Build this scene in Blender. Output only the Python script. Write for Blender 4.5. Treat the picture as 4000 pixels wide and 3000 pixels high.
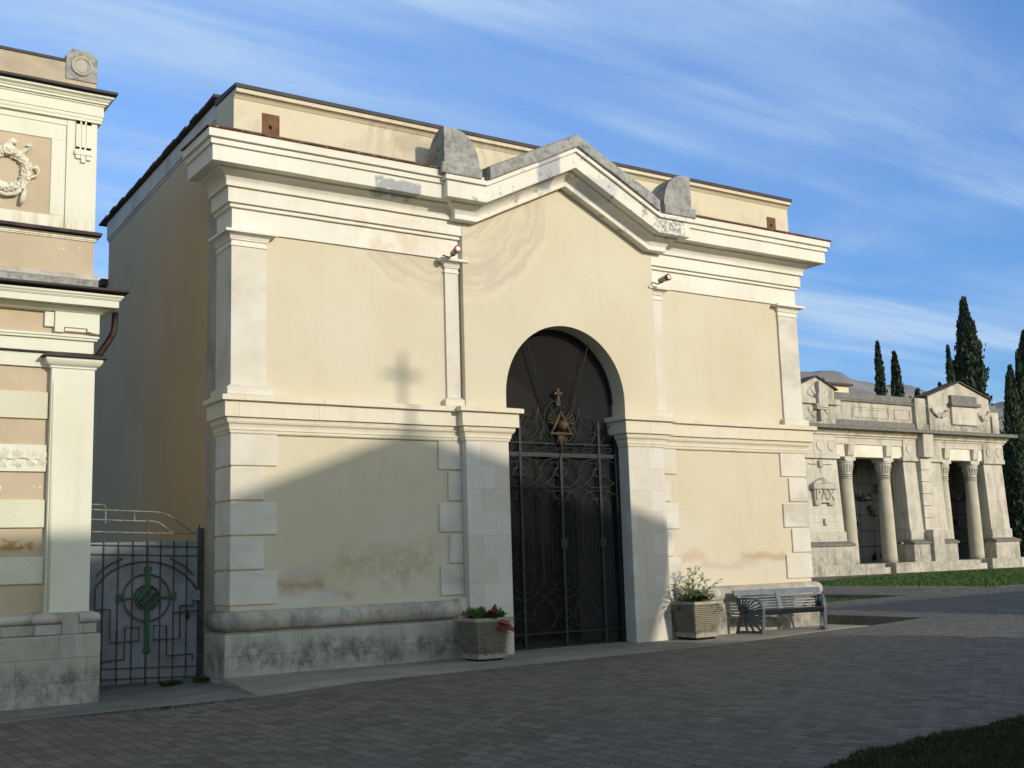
import bpy, bmesh, math, random
from mathutils import Vector, Matrix, noise
from mathutils.geometry import delaunay_2d_cdt
random.seed(7)
for o in list(bpy.data.objects): bpy.data.objects.remove(o)
S = bpy.context.scene; C = S.collection
# ------------------------------------------------------------------ camera
cd = bpy.data.cameras.new("camera"); cam = bpy.data.objects.new("camera", cd); C.objects.link(cam)
cd.sensor_width = 36; cd.lens = 4509.39/4000*36; cd.clip_end = 5000
r_ = (0.83157627, -0.55462057, -0.02961287); u_ = (-0.05854488, -0.14055042, 0.98834107); f_ = (0.55231639, 0.82014731, 0.14934859)
cam.matrix_world = Matrix(((r_[0], u_[0], -f_[0], 0), (r_[1], u_[1], -f_[1], 0), (r_[2], u_[2], -f_[2], 1.6), (0, 0, 0, 1)))
S.camera = cam
# ------------------------------------------------------------------ light
SUN = Vector((.29, -1, .34)).normalized()
EL = math.asin(SUN.z); AZ = math.atan2(SUN.x, SUN.y)
ld = bpy.data.lights.new("sun", 'SUN'); ld.energy = 3.0; ld.angle = math.radians(0.53); ld.color = (1, .93, .82)
lo = bpy.data.objects.new("sun", ld); C.objects.link(lo); lo.rotation_euler = (-SUN).to_track_quat('-Z', 'Y').to_euler()
W = bpy.data.worlds.new("World"); S.world = W; W.use_nodes = True
nt = W.node_tree; nt.nodes.clear()
def wn(t, **k):
    n = nt.nodes.new(t)
    for a, b in k.items(): setattr(n, a, b)
    return n
out = wn('ShaderNodeOutputWorld'); bg = wn('ShaderNodeBackground'); bg.inputs[1].default_value = .085
sky = wn('ShaderNodeTexSky', sky_type='NISHITA', sun_disc=False, sun_elevation=EL, sun_rotation=AZ, altitude=400)
sky.air_density = 1.1; sky.dust_density = .25; sky.ozone_density = 2.2
tc = wn('ShaderNodeTexCoord'); sep = wn('ShaderNodeSeparateXYZ'); nt.links.new(tc.outputs['Generated'], sep.inputs[0])
zz = wn('ShaderNodeMath', operation='ADD'); zz.inputs[1].default_value = .06; nt.links.new(sep.outputs[2], zz.inputs[0])
zm = wn('ShaderNodeMath', operation='MAXIMUM'); zm.inputs[1].default_value = .05; nt.links.new(zz.outputs[0], zm.inputs[0])
def wdiv(a):
    d = wn('ShaderNodeMath', operation='DIVIDE'); nt.links.new(a, d.inputs[0]); nt.links.new(zm.outputs[0], d.inputs[1]); return d.outputs[0]
cmb = wn('ShaderNodeCombineXYZ'); nt.links.new(wdiv(sep.outputs[0]), cmb.inputs[0]); nt.links.new(wdiv(sep.outputs[1]), cmb.inputs[1])
def cloud(rot, sc, scale, detail, lo_, hi_, seed):
    mp = wn('ShaderNodeMapping'); mp.inputs['Rotation'].default_value = (0, 0, math.radians(rot)); mp.inputs['Scale'].default_value = sc; mp.inputs['Location'].default_value = (seed, seed*.7, 0)
    nt.links.new(cmb.outputs[0], mp.inputs[0])
    n = wn('ShaderNodeTexNoise'); n.inputs['Scale'].default_value = scale; n.inputs['Detail'].default_value = detail; n.inputs['Roughness'].default_value = .55; n.inputs['Distortion'].default_value = .5
    nt.links.new(mp.outputs[0], n.inputs[0])
    m = wn('ShaderNodeMapRange', interpolation_type='SMOOTHSTEP'); m.inputs[1].default_value = lo_; m.inputs[2].default_value = hi_
    nt.links.new(n.outputs[0], m.inputs[0]); return m.outputs[0]
c1 = cloud(-5, (.42, 1.5, 1), 1.0, 8, .345, .72, 3.1)
c2 = cloud(-8, (.3, 2.6, 1), 2.0, 7, .35, .75, 9.3)
mu = wn('ShaderNodeMath', operation='MULTIPLY'); nt.links.new(c1, mu.inputs[0]); nt.links.new(c2, mu.inputs[1])
ad = wn('ShaderNodeMath', operation='MULTIPLY_ADD'); nt.links.new(c1, ad.inputs[0]); ad.inputs[1].default_value = .55; nt.links.new(mu.outputs[0], ad.inputs[2])
cl = wn('ShaderNodeMath', operation='MULTIPLY', use_clamp=True); nt.links.new(ad.outputs[0], cl.inputs[0]); cl.inputs[1].default_value = 1.0
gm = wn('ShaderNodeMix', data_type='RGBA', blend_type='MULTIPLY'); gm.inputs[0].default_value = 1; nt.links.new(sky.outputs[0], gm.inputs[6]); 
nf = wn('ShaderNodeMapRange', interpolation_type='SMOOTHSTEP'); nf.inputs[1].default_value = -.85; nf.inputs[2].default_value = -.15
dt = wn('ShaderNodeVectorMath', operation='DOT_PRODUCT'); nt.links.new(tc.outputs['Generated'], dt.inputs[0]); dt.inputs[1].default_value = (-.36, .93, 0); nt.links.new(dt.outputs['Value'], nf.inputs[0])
nm = wn('ShaderNodeMix', data_type='RGBA'); nt.links.new(nf.outputs[0], nm.inputs[0]); nm.inputs[6].default_value = (8.2, 6.5, 4.8, 1)  # sky on the sun side brightened, added fill for the shaded facade
ez = wn('ShaderNodeMapRange', interpolation_type='LINEAR'); ez.inputs[1].default_value = .0; ez.inputs[2].default_value = .55; nt.links.new(sep.outputs[2], ez.inputs[0])
en = wn('ShaderNodeMix', data_type='RGBA'); nt.links.new(ez.outputs[0], en.inputs[0]); en.inputs[6].default_value = (.50, .95, 1.62, 1); en.inputs[7].default_value = (1.85, 2.3, 3.1, 1)
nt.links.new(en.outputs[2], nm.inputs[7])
zd = wn('ShaderNodeMapRange', interpolation_type='SMOOTHSTEP'); zd.inputs[1].default_value = .46; zd.inputs[2].default_value = .74; zd.inputs[3].default_value = 1; zd.inputs[4].default_value = .06; nt.links.new(sep.outputs[2], zd.inputs[0])  # overhead sky dimmed to keep the shaded ground dark
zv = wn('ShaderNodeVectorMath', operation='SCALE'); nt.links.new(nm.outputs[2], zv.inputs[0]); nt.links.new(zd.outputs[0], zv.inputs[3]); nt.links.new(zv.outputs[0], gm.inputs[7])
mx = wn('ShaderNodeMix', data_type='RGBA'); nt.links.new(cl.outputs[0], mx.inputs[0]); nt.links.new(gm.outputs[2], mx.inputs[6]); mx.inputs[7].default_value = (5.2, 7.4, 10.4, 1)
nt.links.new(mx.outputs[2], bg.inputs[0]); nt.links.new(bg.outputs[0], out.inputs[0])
S.render.engine = 'CYCLES'
S.view_settings.view_transform = 'Standard'; S.view_settings.look = 'None'; S.view_settings.gamma = 1; S.view_settings.exposure = 0.0
# ------------------------------------------------------------------ ground height
def sm(t):
    t = min(max(t, 0), 1); return t*t*(3-2*t)
def gz(x, y):
    return .05*sm((x-12)/7)+.45*sm((x-21)/15)-.17*sm((7.2-x)/2.4)
# ------------------------------------------------------------------ material helpers
class M:
    def __init__(s, name, rough=.85, spec=.25):
        s.m = bpy.data.materials.new(name); s.m.use_nodes = True; s.t = s.m.node_tree
        s.b = s.t.nodes['Principled BSDF']; s.b.inputs['Roughness'].default_value = rough
        s.b.inputs['Specular IOR Level'].default_value = spec
        s.pos = s.n('ShaderNodeNewGeometry').outputs['Position']
        s.oc = s.n('ShaderNodeTexCoord').outputs['Object']
    def n(s, t, **k):
        n = s.t.nodes.new(t)
        for a, b in k.items(): setattr(n, a, b)
        return n
    def L(s, a, b):
        if hasattr(a, 'is_output'): s.t.links.new(a, b)
        else: b.default_value = a
    def map(s, v, scale=(1, 1, 1), rot=(0, 0, 0), loc=(0, 0, 0)):
        n = s.n('ShaderNodeMapping'); s.L(v, n.inputs[0]); n.inputs['Scale'].default_value = scale; n.inputs['Rotation'].default_value = rot; n.inputs['Location'].default_value = loc
        return n.outputs[0]
    def noise(s, scale, detail=4, rough=.55, vec=None, dist=0, col=False):
        n = s.n('ShaderNodeTexNoise'); s.L(vec if vec is not None else s.pos, n.inputs['Vector'])
        n.inputs['Scale'].default_value = scale; n.inputs['Detail'].default_value = detail; n.inputs['Roughness'].default_value = rough; n.inputs['Distortion'].default_value = dist
        return n.outputs[1 if col else 0]
    def ramp(s, v, a, b, smooth=True):
        n = s.n('ShaderNodeMapRange', interpolation_type='SMOOTHSTEP' if smooth else 'LINEAR'); s.L(v, n.inputs[0]); n.inputs[1].default_value = a; n.inputs[2].default_value = b
        return n.outputs[0]
    def math(s, op, a, b=0, c=None, clamp=False):
        n = s.n('ShaderNodeMath', operation=op, use_clamp=clamp); s.L(a, n.inputs[0]); s.L(b, n.inputs[1])
        if c is not None: s.L(c, n.inputs[2])
        return n.outputs[0]
    def mul(s, *a):
        r = a[0]
        for x in a[1:]: r = s.math('MULTIPLY', r, x)
        return r
    def mix(s, f, a, b, mode='MIX'):
        n = s.n('ShaderNodeMix', data_type='RGBA', blend_type=mode); s.L(f, n.inputs[0])
        for v, i in ((a, 6), (b, 7)): s.L(v if hasattr(v, 'is_output') else tuple(v)+((1,) if len(v) == 3 else ()), n.inputs[i])
        return n.outputs[2]
    def xyz(s, v=None):
        n = s.n('ShaderNodeSeparateXYZ'); s.L(v if v is not None else s.pos, n.inputs[0]); return n.outputs
    def box(s, x0, x1, z0, z1, soft=.1, wob=.25, wsc=2.2):
        "irregular patch mask in the world XZ plane"
        X, Y, Z = s.xyz(); w = s.math('SUBTRACT', s.noise(wsc, 3), .5); w2 = s.math('SUBTRACT', s.noise(wsc, 3, vec=s.map(s.pos, loc=(7, 3, 1))), .5)
        X = s.math('MULTIPLY_ADD', w, wob*2, X); Z = s.math('MULTIPLY_ADD', w2, wob*2, Z)
        return s.mul(s.ramp(X, x0-soft, x0+soft), s.ramp(X, x1+soft, x1-soft), s.ramp(Z, z0-soft, z0+soft), s.ramp(Z, z1+soft, z1-soft))
    def bump(s, h, strength=.3, dist=.01, prev=None):
        n = s.n('ShaderNodeBump'); n.inputs['Strength'].default_value = strength; n.inputs['Distance'].default_value = dist; s.L(h, n.inputs['Height'])
        if prev is not None: s.L(prev, n.inputs['Normal'])
        return n.outputs[0]
    def done(s, col, nrm=None, rough=None):
        s.L(col if hasattr(col, 'is_output') else tuple(col)+((1,) if len(col) == 3 else ()), s.b.inputs['Base Color'])
        if nrm is not None: s.L(nrm, s.b.inputs['Normal'])
        if rough is not None: s.L(rough, s.b.inputs['Roughness'])
        return s.m
def simple(name, c, rough=.6, metal=0, var=.12, sc=8, bump=.1, c2=None, obj=False):
    k = M(name, rough); v = k.oc if obj else k.pos
    k.b.inputs['Metallic'].default_value = metal
    n = k.noise(sc, 5, .6, v)
    c2 = c2 or tuple(x*(1-var*2.2) for x in c)
    return k.done(k.mix(k.ramp(n, .35, .68), c, c2), k.bump(k.noise(sc*6, 4, .6, v), bump, .004))
def streaks(k, amt_scale=1.0):
    "vertical rain streaks"
    return k.ramp(k.noise(1, 5, .6, k.map(k.pos, (5*amt_scale, 5*amt_scale, .35))), .52, .78)
# yellow render of the chapel
def plaster_yellow():
    k = M('yellow_render', .9, .15)
    c = k.mix(k.ramp(k.noise(.55, 4), .3, .72), (.63, .56, .41), (.60, .52, .36))
    c = k.mix(k.mul(k.ramp(k.noise(2.4, 6, .65), .5, .75), .35), c, (.60, .49, .33))
    X, Y, Z = k.xyz()
    # brushed repair arcs below the left raking cornice
    dx = k.math('SUBTRACT', X, 9.9); dz = k.math('SUBTRACT', Z, 8.35)
    wob = k.math('SUBTRACT', k.noise(1.6, 4, .6), .5)
    d = k.math('SQRT', k.math('ADD', k.math('MULTIPLY', dx, dx), k.math('MULTIPLY', dz, dz)))
    d = k.math('MULTIPLY_ADD', wob, .5, d)
    area = k.mul(k.ramp(d, 2.32, 2.2), k.ramp(d, .5, .9), k.ramp(X, 8.0, 8.6), k.ramp(X, 12.1, 11.9))
    ang = k.math('ARCTAN2', dz, dx); pv = k.n('ShaderNodeCombineXYZ'); k.L(k.math('MULTIPLY', ang, .9), pv.inputs[0]); k.L(k.math('MULTIPLY', d, 9), pv.inputs[1])
    brush = k.noise(1.0, 7, .62, pv.outputs[0], .6)
    band = k.ramp(k.math('MULTIPLY_ADD', k.math('SINE', k.math('MULTIPLY', d, 24)), .06, brush), .40, .56)
    c = k.mix(k.mul(area, .62), c, k.mix(k.mul(band, k.ramp(k.noise(1.5, 5), .28, .55)), (.48, .405, .30), (.61, .53, .365)))
    rim = k.mul(k.ramp(d, 2.2, 2.3), k.ramp(d, 2.42, 2.34), k.ramp(X, 7.9, 8.4), k.ramp(X, 12.1, 11.9))
    c = k.mix(k.mul(rim, .22), c, (.70, .64, .52))
    # damp repairs near the base
    for x0, x1, z0, z1, ca in ((6.85, 7.6, 1.2, 1.36, (.40, .28, .17)), (7.4, 8.15, 1.06, 1.2, (.42, .31, .2)), (6.9, 7.5, 1.38, 1.5, (.5, .45, .37)),
                              (6.9, 8.0, 1.02, 1.16, (.6, .58, .52)), (16.7, 17.9, 1.38, 1.58, (.46, .33, .2)), (16.2, 17.9, 1.18, 1.4, (.60, .54, .44)),
                              (15.6, 17.0, 1.3, 1.42, (.52, .42, .3)), (15.0, 15.7, 1.45, 1.62, (.55, .42, .3))):
        c = k.mix(k.mul(k.box(x0, x1, z0, z1, .09, .2, 2.6), .8), c, ca)
    for x0, x1, z0, z1 in ((7.9, 8.5, 1.5, 1.9), (8.6, 9.2, 1.2, 1.85), (9.1, 9.7, 1.5, 2.0), (7.4, 9.6, 1.3, 1.7)):
        c = k.mix(k.mul(k.box(x0, x1, z0, z1, .16, .35, 3), k.ramp(k.noise(4, 6, .7), .36, .6), .38), c, (.38, .33, .17))
    c = k.mix(k.mul(k.ramp(Z, 9.0, 8.5), k.ramp(Z, 8.2, 8.45), k.ramp(k.noise(3, 5), .5, .7), .5), c, (.42, .38, .3))
    c = k.mix(k.mul(k.box(9.0, 9.8, 8.55, 8.9, .1, .25, 3), .7), c, (.42, .34, .25))
    c = k.mix(k.mul(k.box(9.3, 10.5, 8.42, 8.7, .1, .25, 3), .6), c, (.55, .50, .42))
    c = k.mix(k.mul(streaks(k, .7), .13), c, (.48, .38, .25))
    vo_ = k.n('ShaderNodeTexVoronoi', feature='DISTANCE_TO_EDGE'); k.L(k.mix(.12, k.pos, k.noise(2.5, 5, .6, col=True)), vo_.inputs[0]); vo_.inputs['Scale'].default_value = .8
    c = k.mix(k.mul(k.ramp(vo_.outputs[0], .008, .0), k.ramp(k.noise(.6, 2), .5, .62), .14), c, (.34, .28, .19))
    c = k.mix(k.mul(k.ramp(k.noise(9, 7, .75), .60, .74), .28), c, (.50, .42, .30))
    c = k.mix(k.mul(k.ramp(Z, 3.7, 3.3), k.ramp(Z, 1.0, 3.0), streaks(k, .5), .22), c, (.40, .33, .2))
    b = k.bump(k.noise(70, 3), .35, .004); b = k.bump(k.noise(3.5, 5), .3, .02, b)
    return k.done(c, b)
def plaster_side():
    k = M('side_render', .92, .15)
    X, Y, Z = k.xyz()
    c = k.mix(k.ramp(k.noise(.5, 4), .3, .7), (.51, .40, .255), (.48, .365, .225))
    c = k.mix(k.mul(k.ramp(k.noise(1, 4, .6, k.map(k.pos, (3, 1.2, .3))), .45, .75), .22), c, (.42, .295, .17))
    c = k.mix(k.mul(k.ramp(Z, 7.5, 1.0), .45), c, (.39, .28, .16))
    return k.done(c, k.bump(k.noise(50, 3), .2, .004))
def trim_white():
    k = M('cream_stucco_moulding', .85, .2)
    c = k.mix(k.ramp(k.noise(.9, 4), .3, .7), (.76, .72, .62), (.70, .65, .535))
    c = k.mix(k.mul(k.ramp(k.noise(3.5, 6, .65), .54, .75), .45), c, (.60, .51, .38))
    c = k.mix(k.mul(streaks(k, 1.2), .22), c, (.45, .38, .27))
    c = k.mix(k.mul(k.ramp(k.noise(16, 8, .75), .62, .74), .35), c, (.33, .30, .24))
    # grey cement repairs and black weathering of the raking cornice
    c = k.mix(k.mul(k.mul(k.box(8.35, 9.2, 7.60, 7.83, .03, .10, 6), k.ramp(k.noise(11, 6, .7), .34, .46)), .9), c, (.30, .31, .32))
    c = k.mix(k.mul(k.box(11.5, 12.0, 8.2, 8.75, .04, .06, 4), .85), c, (.33, .34, .36))
    c = k.mix(k.mul(k.box(12.55, 13.3, 8.15, 8.5, .05, .12, 4), .6), c, (.46, .46, .46))
    X, Y, Z = k.xyz()
    w = k.mul(k.ramp(Z, 7.5, 7.75), k.ramp(X, 9.5, 9.8), k.ramp(X, 15.3, 15.0), k.ramp(k.noise(4.5, 7, .7), .56, .66))
    c = k.mix(k.mul(w, .75), c, (.16, .155, .14))
    c = k.mix(k.mul(k.box(14.3, 14.95, 7.66, 7.95, .08, .15, 5), k.ramp(k.noise(14, 5, .7), .42, .55), .85), c, (.2, .2, .2))
    for a in ((8.0, 9.4, 6.8, 7.35), (8.3, 10.1, 6.75, 7.1)):
        c = k.mix(k.mul(k.box(*a, .12, .3, 2), k.ramp(k.noise(5, 5), .42, .62), .45), c, (.66, .52, .37))
    return k.done(c, k.bump(k.noise(40, 4), .18, .004))
def stone(name, c1, c2, bw=.62, bh=.42, off=.5, z0=0., seam=(.36, .31, .24), seam_amt=.6, dirt=0, dirtz=(0, 1), grime=0):
    k = M(name, .8, .25)
    X, Y, Z = k.xyz(); cm = k.n('ShaderNodeCombineXYZ'); k.L(k.math('ADD', X, Y), cm.inputs[0]); k.L(k.math('SUBTRACT', Z, z0), cm.inputs[1])
    br = k.n('ShaderNodeTexBrick', offset=off); k.L(cm.outputs[0], br.inputs[0]); br.inputs['Scale'].default_value = 1
    br.inputs['Mortar Size'].default_value = .006; br.inputs['Mortar Smooth'].default_value = .3; br.inputs['Brick Width'].default_value = bw; br.inputs['Row Height'].default_value = bh
    br.inputs[1].default_value = (.0, .0, .0, 1); br.inputs[2].default_value = (1, 1, 1, 1); br.inputs[3].default_value = (.5, .5, .5, 1)
    c = k.mix(k.math('MULTIPLY_ADD', br.outputs[0], .75, k.mul(k.noise(1.7, 5), .3)), c1, c2)
    c = k.mix(k.mul(k.ramp(k.noise(3.2, 6, .65), .48, .75), .4), c, tuple(x*.72 for x in c1))
    c = k.mix(k.mul(streaks(k, 1.4), .22), c, (c2[0]*.8, c2[1]*.68, c2[2]*.5))
    c = k.mix(k.mul(br.outputs[1], seam_amt), c, seam)
    if grime:
        st = k.ramp(k.noise(1, 6, .65, k.map(k.pos, (2.6, 2.6, .45))), .47, .66)
        c = k.mix(k.mul(st, k.ramp(k.noise(.8, 4), .35, .6), grime), c, (.22, .20, .16))
        c = k.mix(k.mul(k.ramp(k.noise(5, 7, .7), .52, .68), .5*grime), c, (.30, .27, .21))
    if dirt:
        w = k.math('MULTIPLY_ADD', k.math('SUBTRACT', k.noise(1.6, 4), .5), .6, Z)
        dm = k.mul(k.ramp(w, dirtz[1], (dirtz[0]+dirtz[1])/2), k.ramp(w, dirtz[0]-.15, dirtz[0]+.1), k.ramp(k.noise(1.3, 3), .24, .46))
        fine = k.math('MULTIPLY_ADD', k.noise(22, 8, .75), .35, k.mul(k.noise(4.5, 8, .72, k.map(k.pos, (1, 1, .8))), .65))
        c = k.mix(k.mul(dm, k.mul(k.ramp(fine, .40, .62), .88), dirt), c, (.085, .08, .066))
        c = k.mix(k.mul(k.ramp(k.noise(2.2, 6, .7), .42, .66), .45*dirt), c, (.27, .25, .20))
        c = k.mix(k.mul(k.ramp(k.noise(22, 6, .7), .55, .7), .35*dirt), c, (.5, .47, .38))
    b = k.bump(br.outputs[1], -.5, .006); b = k.bump(k.noise(30, 5, .6), .25, .006, b)
    return k.done(c, b)
def weathered(name='weathered_concrete', base=(.40, .385, .345)):
    k = M(name, .95, .1)
    c = k.mix(k.ramp(k.noise(2.5, 6, .65), .3, .7), base, tuple(x*.72 for x in base))
    c = k.mix(k.mul(k.ramp(k.noise(9, 9, .8), .44, .66), .72), c, (.10, .096, .085))
    c = k.mix(k.mul(k.ramp(k.noise(26, 6, .7), .6, .7), .5), c, (.50, .48, .42))
    c = k.mix(k.mul(streaks(k, 2), .4), c, (.12, .115, .10))
    return k.done(c, k.bump(k.noise(25, 6, .7), .5, .012))
def rust():
    k = M('rusty_flashing', .75, .2)
    c = k.mix(k.ramp(k.noise(3, 5), .4, .6), (.10, .035, .022), (.17, .07, .04))
    c = k.mix(k.mul(k.ramp(k.noise(5, 5, .7, k.map(k.pos, (3, 1, 1))), .56, .66), .7), c, (.32, .30, .26))
    return k.done(c, k.bump(k.noise(30, 3), .2, .004))
def paving():
    k = M('interlocking_pavers', .8, .22)
    X, Y, Z = k.xyz()
    tri = k.math('PINGPONG', Y, .05)      # zigzag of the long joints
    tri2 = k.math('PINGPONG', X, .08)
    xx = k.math('MULTIPLY_ADD', tri, .45, X); yy = k.math('MULTIPLY_ADD', tri2, .28, Y)
    cm = k.n('ShaderNodeCombineXYZ'); k.L(yy, cm.inputs[0]); k.L(xx, cm.inputs[1])
    br = k.n('ShaderNodeTexBrick', offset=.5); k.L(cm.outputs[0], br.inputs[0]); br.inputs['Scale'].default_value = 1
    br.inputs['Mortar Size'].default_value = .007; br.inputs['Mortar Smooth'].default_value = .35; br.inputs['Brick Width'].default_value = .215; br.inputs['Row Height'].default_value = .16
    br.inputs[1].default_value = (0, 0, 0, 1); br.inputs[2].default_value = (1, 1, 1, 1); br.inputs[3].default_value = (.5, .5, .5, 1)
    c = k.mix(br.outputs[0], (.098, .081, .060), (.19, .165, .128))
    c = k.mix(k.mul(k.ramp(k.noise(.8, 5, .6), .35, .7), .55), c, (.135, .123, .105))
    c = k.mix(k.mul(k.ramp(k.noise(3.7, 5, .6), .5, .75), .35), c, (.21, .17, .125))
    c = k.mix(k.mul(k.ramp(k.noise(90, 3, .7), .6, .75), .5), c, (.29, .28, .26))
    dash = k.ramp(k.noise(26, 2), .38, .56)
    c = k.mix(k.mul(br.outputs[1], k.math('MULTIPLY_ADD', dash, .55, .4)), c, (.025, .022, .018))
    h = k.math('MULTIPLY_ADD', br.outputs[1], -1, k.mul(br.outputs[0], .35))
    b = k.bump(h, .55, .007); b = k.bump(k.noise(80, 3), .25, .004, b)
    return k.done(c, b)
def concrete(name, a, b_, sc=2.2):
    k = M(name, .85, .2)
    c = k.mix(k.ramp(k.noise(sc, 6, .65), .32, .7), a, b_)
    c = k.mix(k.mul(k.ramp(k.noise(.9, 5, .6, k.map(k.pos, (.5, 2, 1))), .5, .68), .5), c, tuple(x*.5 for x in a))
    c = k.mix(k.mul(k.ramp(k.noise(60, 4, .7), .62, .75), .6), c, tuple(min(1, x*1.5) for x in a))
    return k.done(c, k.bump(k.noise(50, 5, .65), .4, .006))
def grassmat(name, a, b_):
    k = M(name, .9, .1)
    c = k.mix(k.ramp(k.noise(1.3, 5, .6), .35, .65), a, b_)
    c = k.mix(k.mul(k.ramp(k.noise(38, 4, .7), .45, .65), .6), c, tuple(x*.5 for x in a))
    return k.done(c, k.bump(k.noise(60, 4, .7), .8, .03))
def leafmat(name, cols, rough=.55, trans=0):
    k = M(name, rough, .3)
    oi = k.noise(1.7, 3, .5); on = k.noise(23, 2)
    c = k.mix(k.ramp(oi, .35, .65), cols[0], cols[1]); c = k.mix(k.ramp(on, .4, .62), c, cols[2])
    return k.done(c)
YEL = plaster_yellow(); SIDE = plaster_side(); TRIM = trim_white(); WEA = weathered(); RUST = rust()
PIER = stone('pier_limestone', (.69, .645, .55), (.58, .51, .40), .62, .395, .45, .02, seam_amt=.35)
QUO = concrete('quoin_stone', (.68, .635, .535), (.62, .55, .43), 1.6)
BELT = stone('belt_limestone', (.73, .67, .52), (.66, .57, .40), 1.3, 3, .5, 1.5, seam_amt=.5)
TORUS = stone('torus_limestone', (.58, .53, .44), (.46, .39, .31), 1.1, 3, .5, .5, seam=(.2, .17, .13), seam_amt=.9, dirt=.6, dirtz=(.75, 1.02), grime=.5)
PLIN = stone('plinth_limestone', (.50, .465, .385), (.42, .38, .30), .85, .32, .37, -.02, seam=(.2, .18, .14), dirt=1.0, dirtz=(.08, .62), seam_amt=.85, grime=.4)
LBPL = stone('mausoleum_plinth_stone', (.46, .425, .35), (.39, .35, .27), .9, .31, .4, -.17, seam=(.2, .18, .14), dirt=1.0, dirtz=(-.25, .5), seam_amt=.85, grime=.45)
DARKM = simple('dark_metal_flashing', (.035, .032, .034), .6, .1, .3, 3, .05, (.055, .047, .047))
BRWM = simple('brown_metal_flashing', (.07, .045, .045), .6, .1, .3, 3, .05)
PATCH = concrete('rusty_scupper_patch', (.19, .10, .05), (.11, .055, .03), 8)
HOLE = simple('dark_hole', (.012, .01, .008), .9)
TILE = simple('clay_tiles', (.10, .062, .048), .9, 0, .25, 6, .4, (.055, .048, .042))
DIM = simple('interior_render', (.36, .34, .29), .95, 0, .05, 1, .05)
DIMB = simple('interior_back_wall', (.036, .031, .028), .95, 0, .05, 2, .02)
IRON = simple('grey_painted_iron', (.030, .036, .035), .55, .3, .2, 14, .1)
IRONB = simple('black_iron_post', (.022, .024, .026), .55, .2, .2, 9, .1)
BRONZE = simple('bronze_gilt', (.105, .07, .038), .65, .2, .3, 10, .1, (.065, .045, .026))
PAVE = paving(); SLAB = concrete('apron_concrete', (.33, .30, .24), (.25, .225, .17), 1.5); STRIP = concrete('pale_channel_concrete', (.27, .26, .225), (.18, .17, .145), 1.3)
GRASS = grassmat('lawn', (.10, .15, .035), (.13, .175, .05)); SOIL = simple('soil', (.06, .05, .035), .95, 0, .3, 9, .5)
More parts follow.
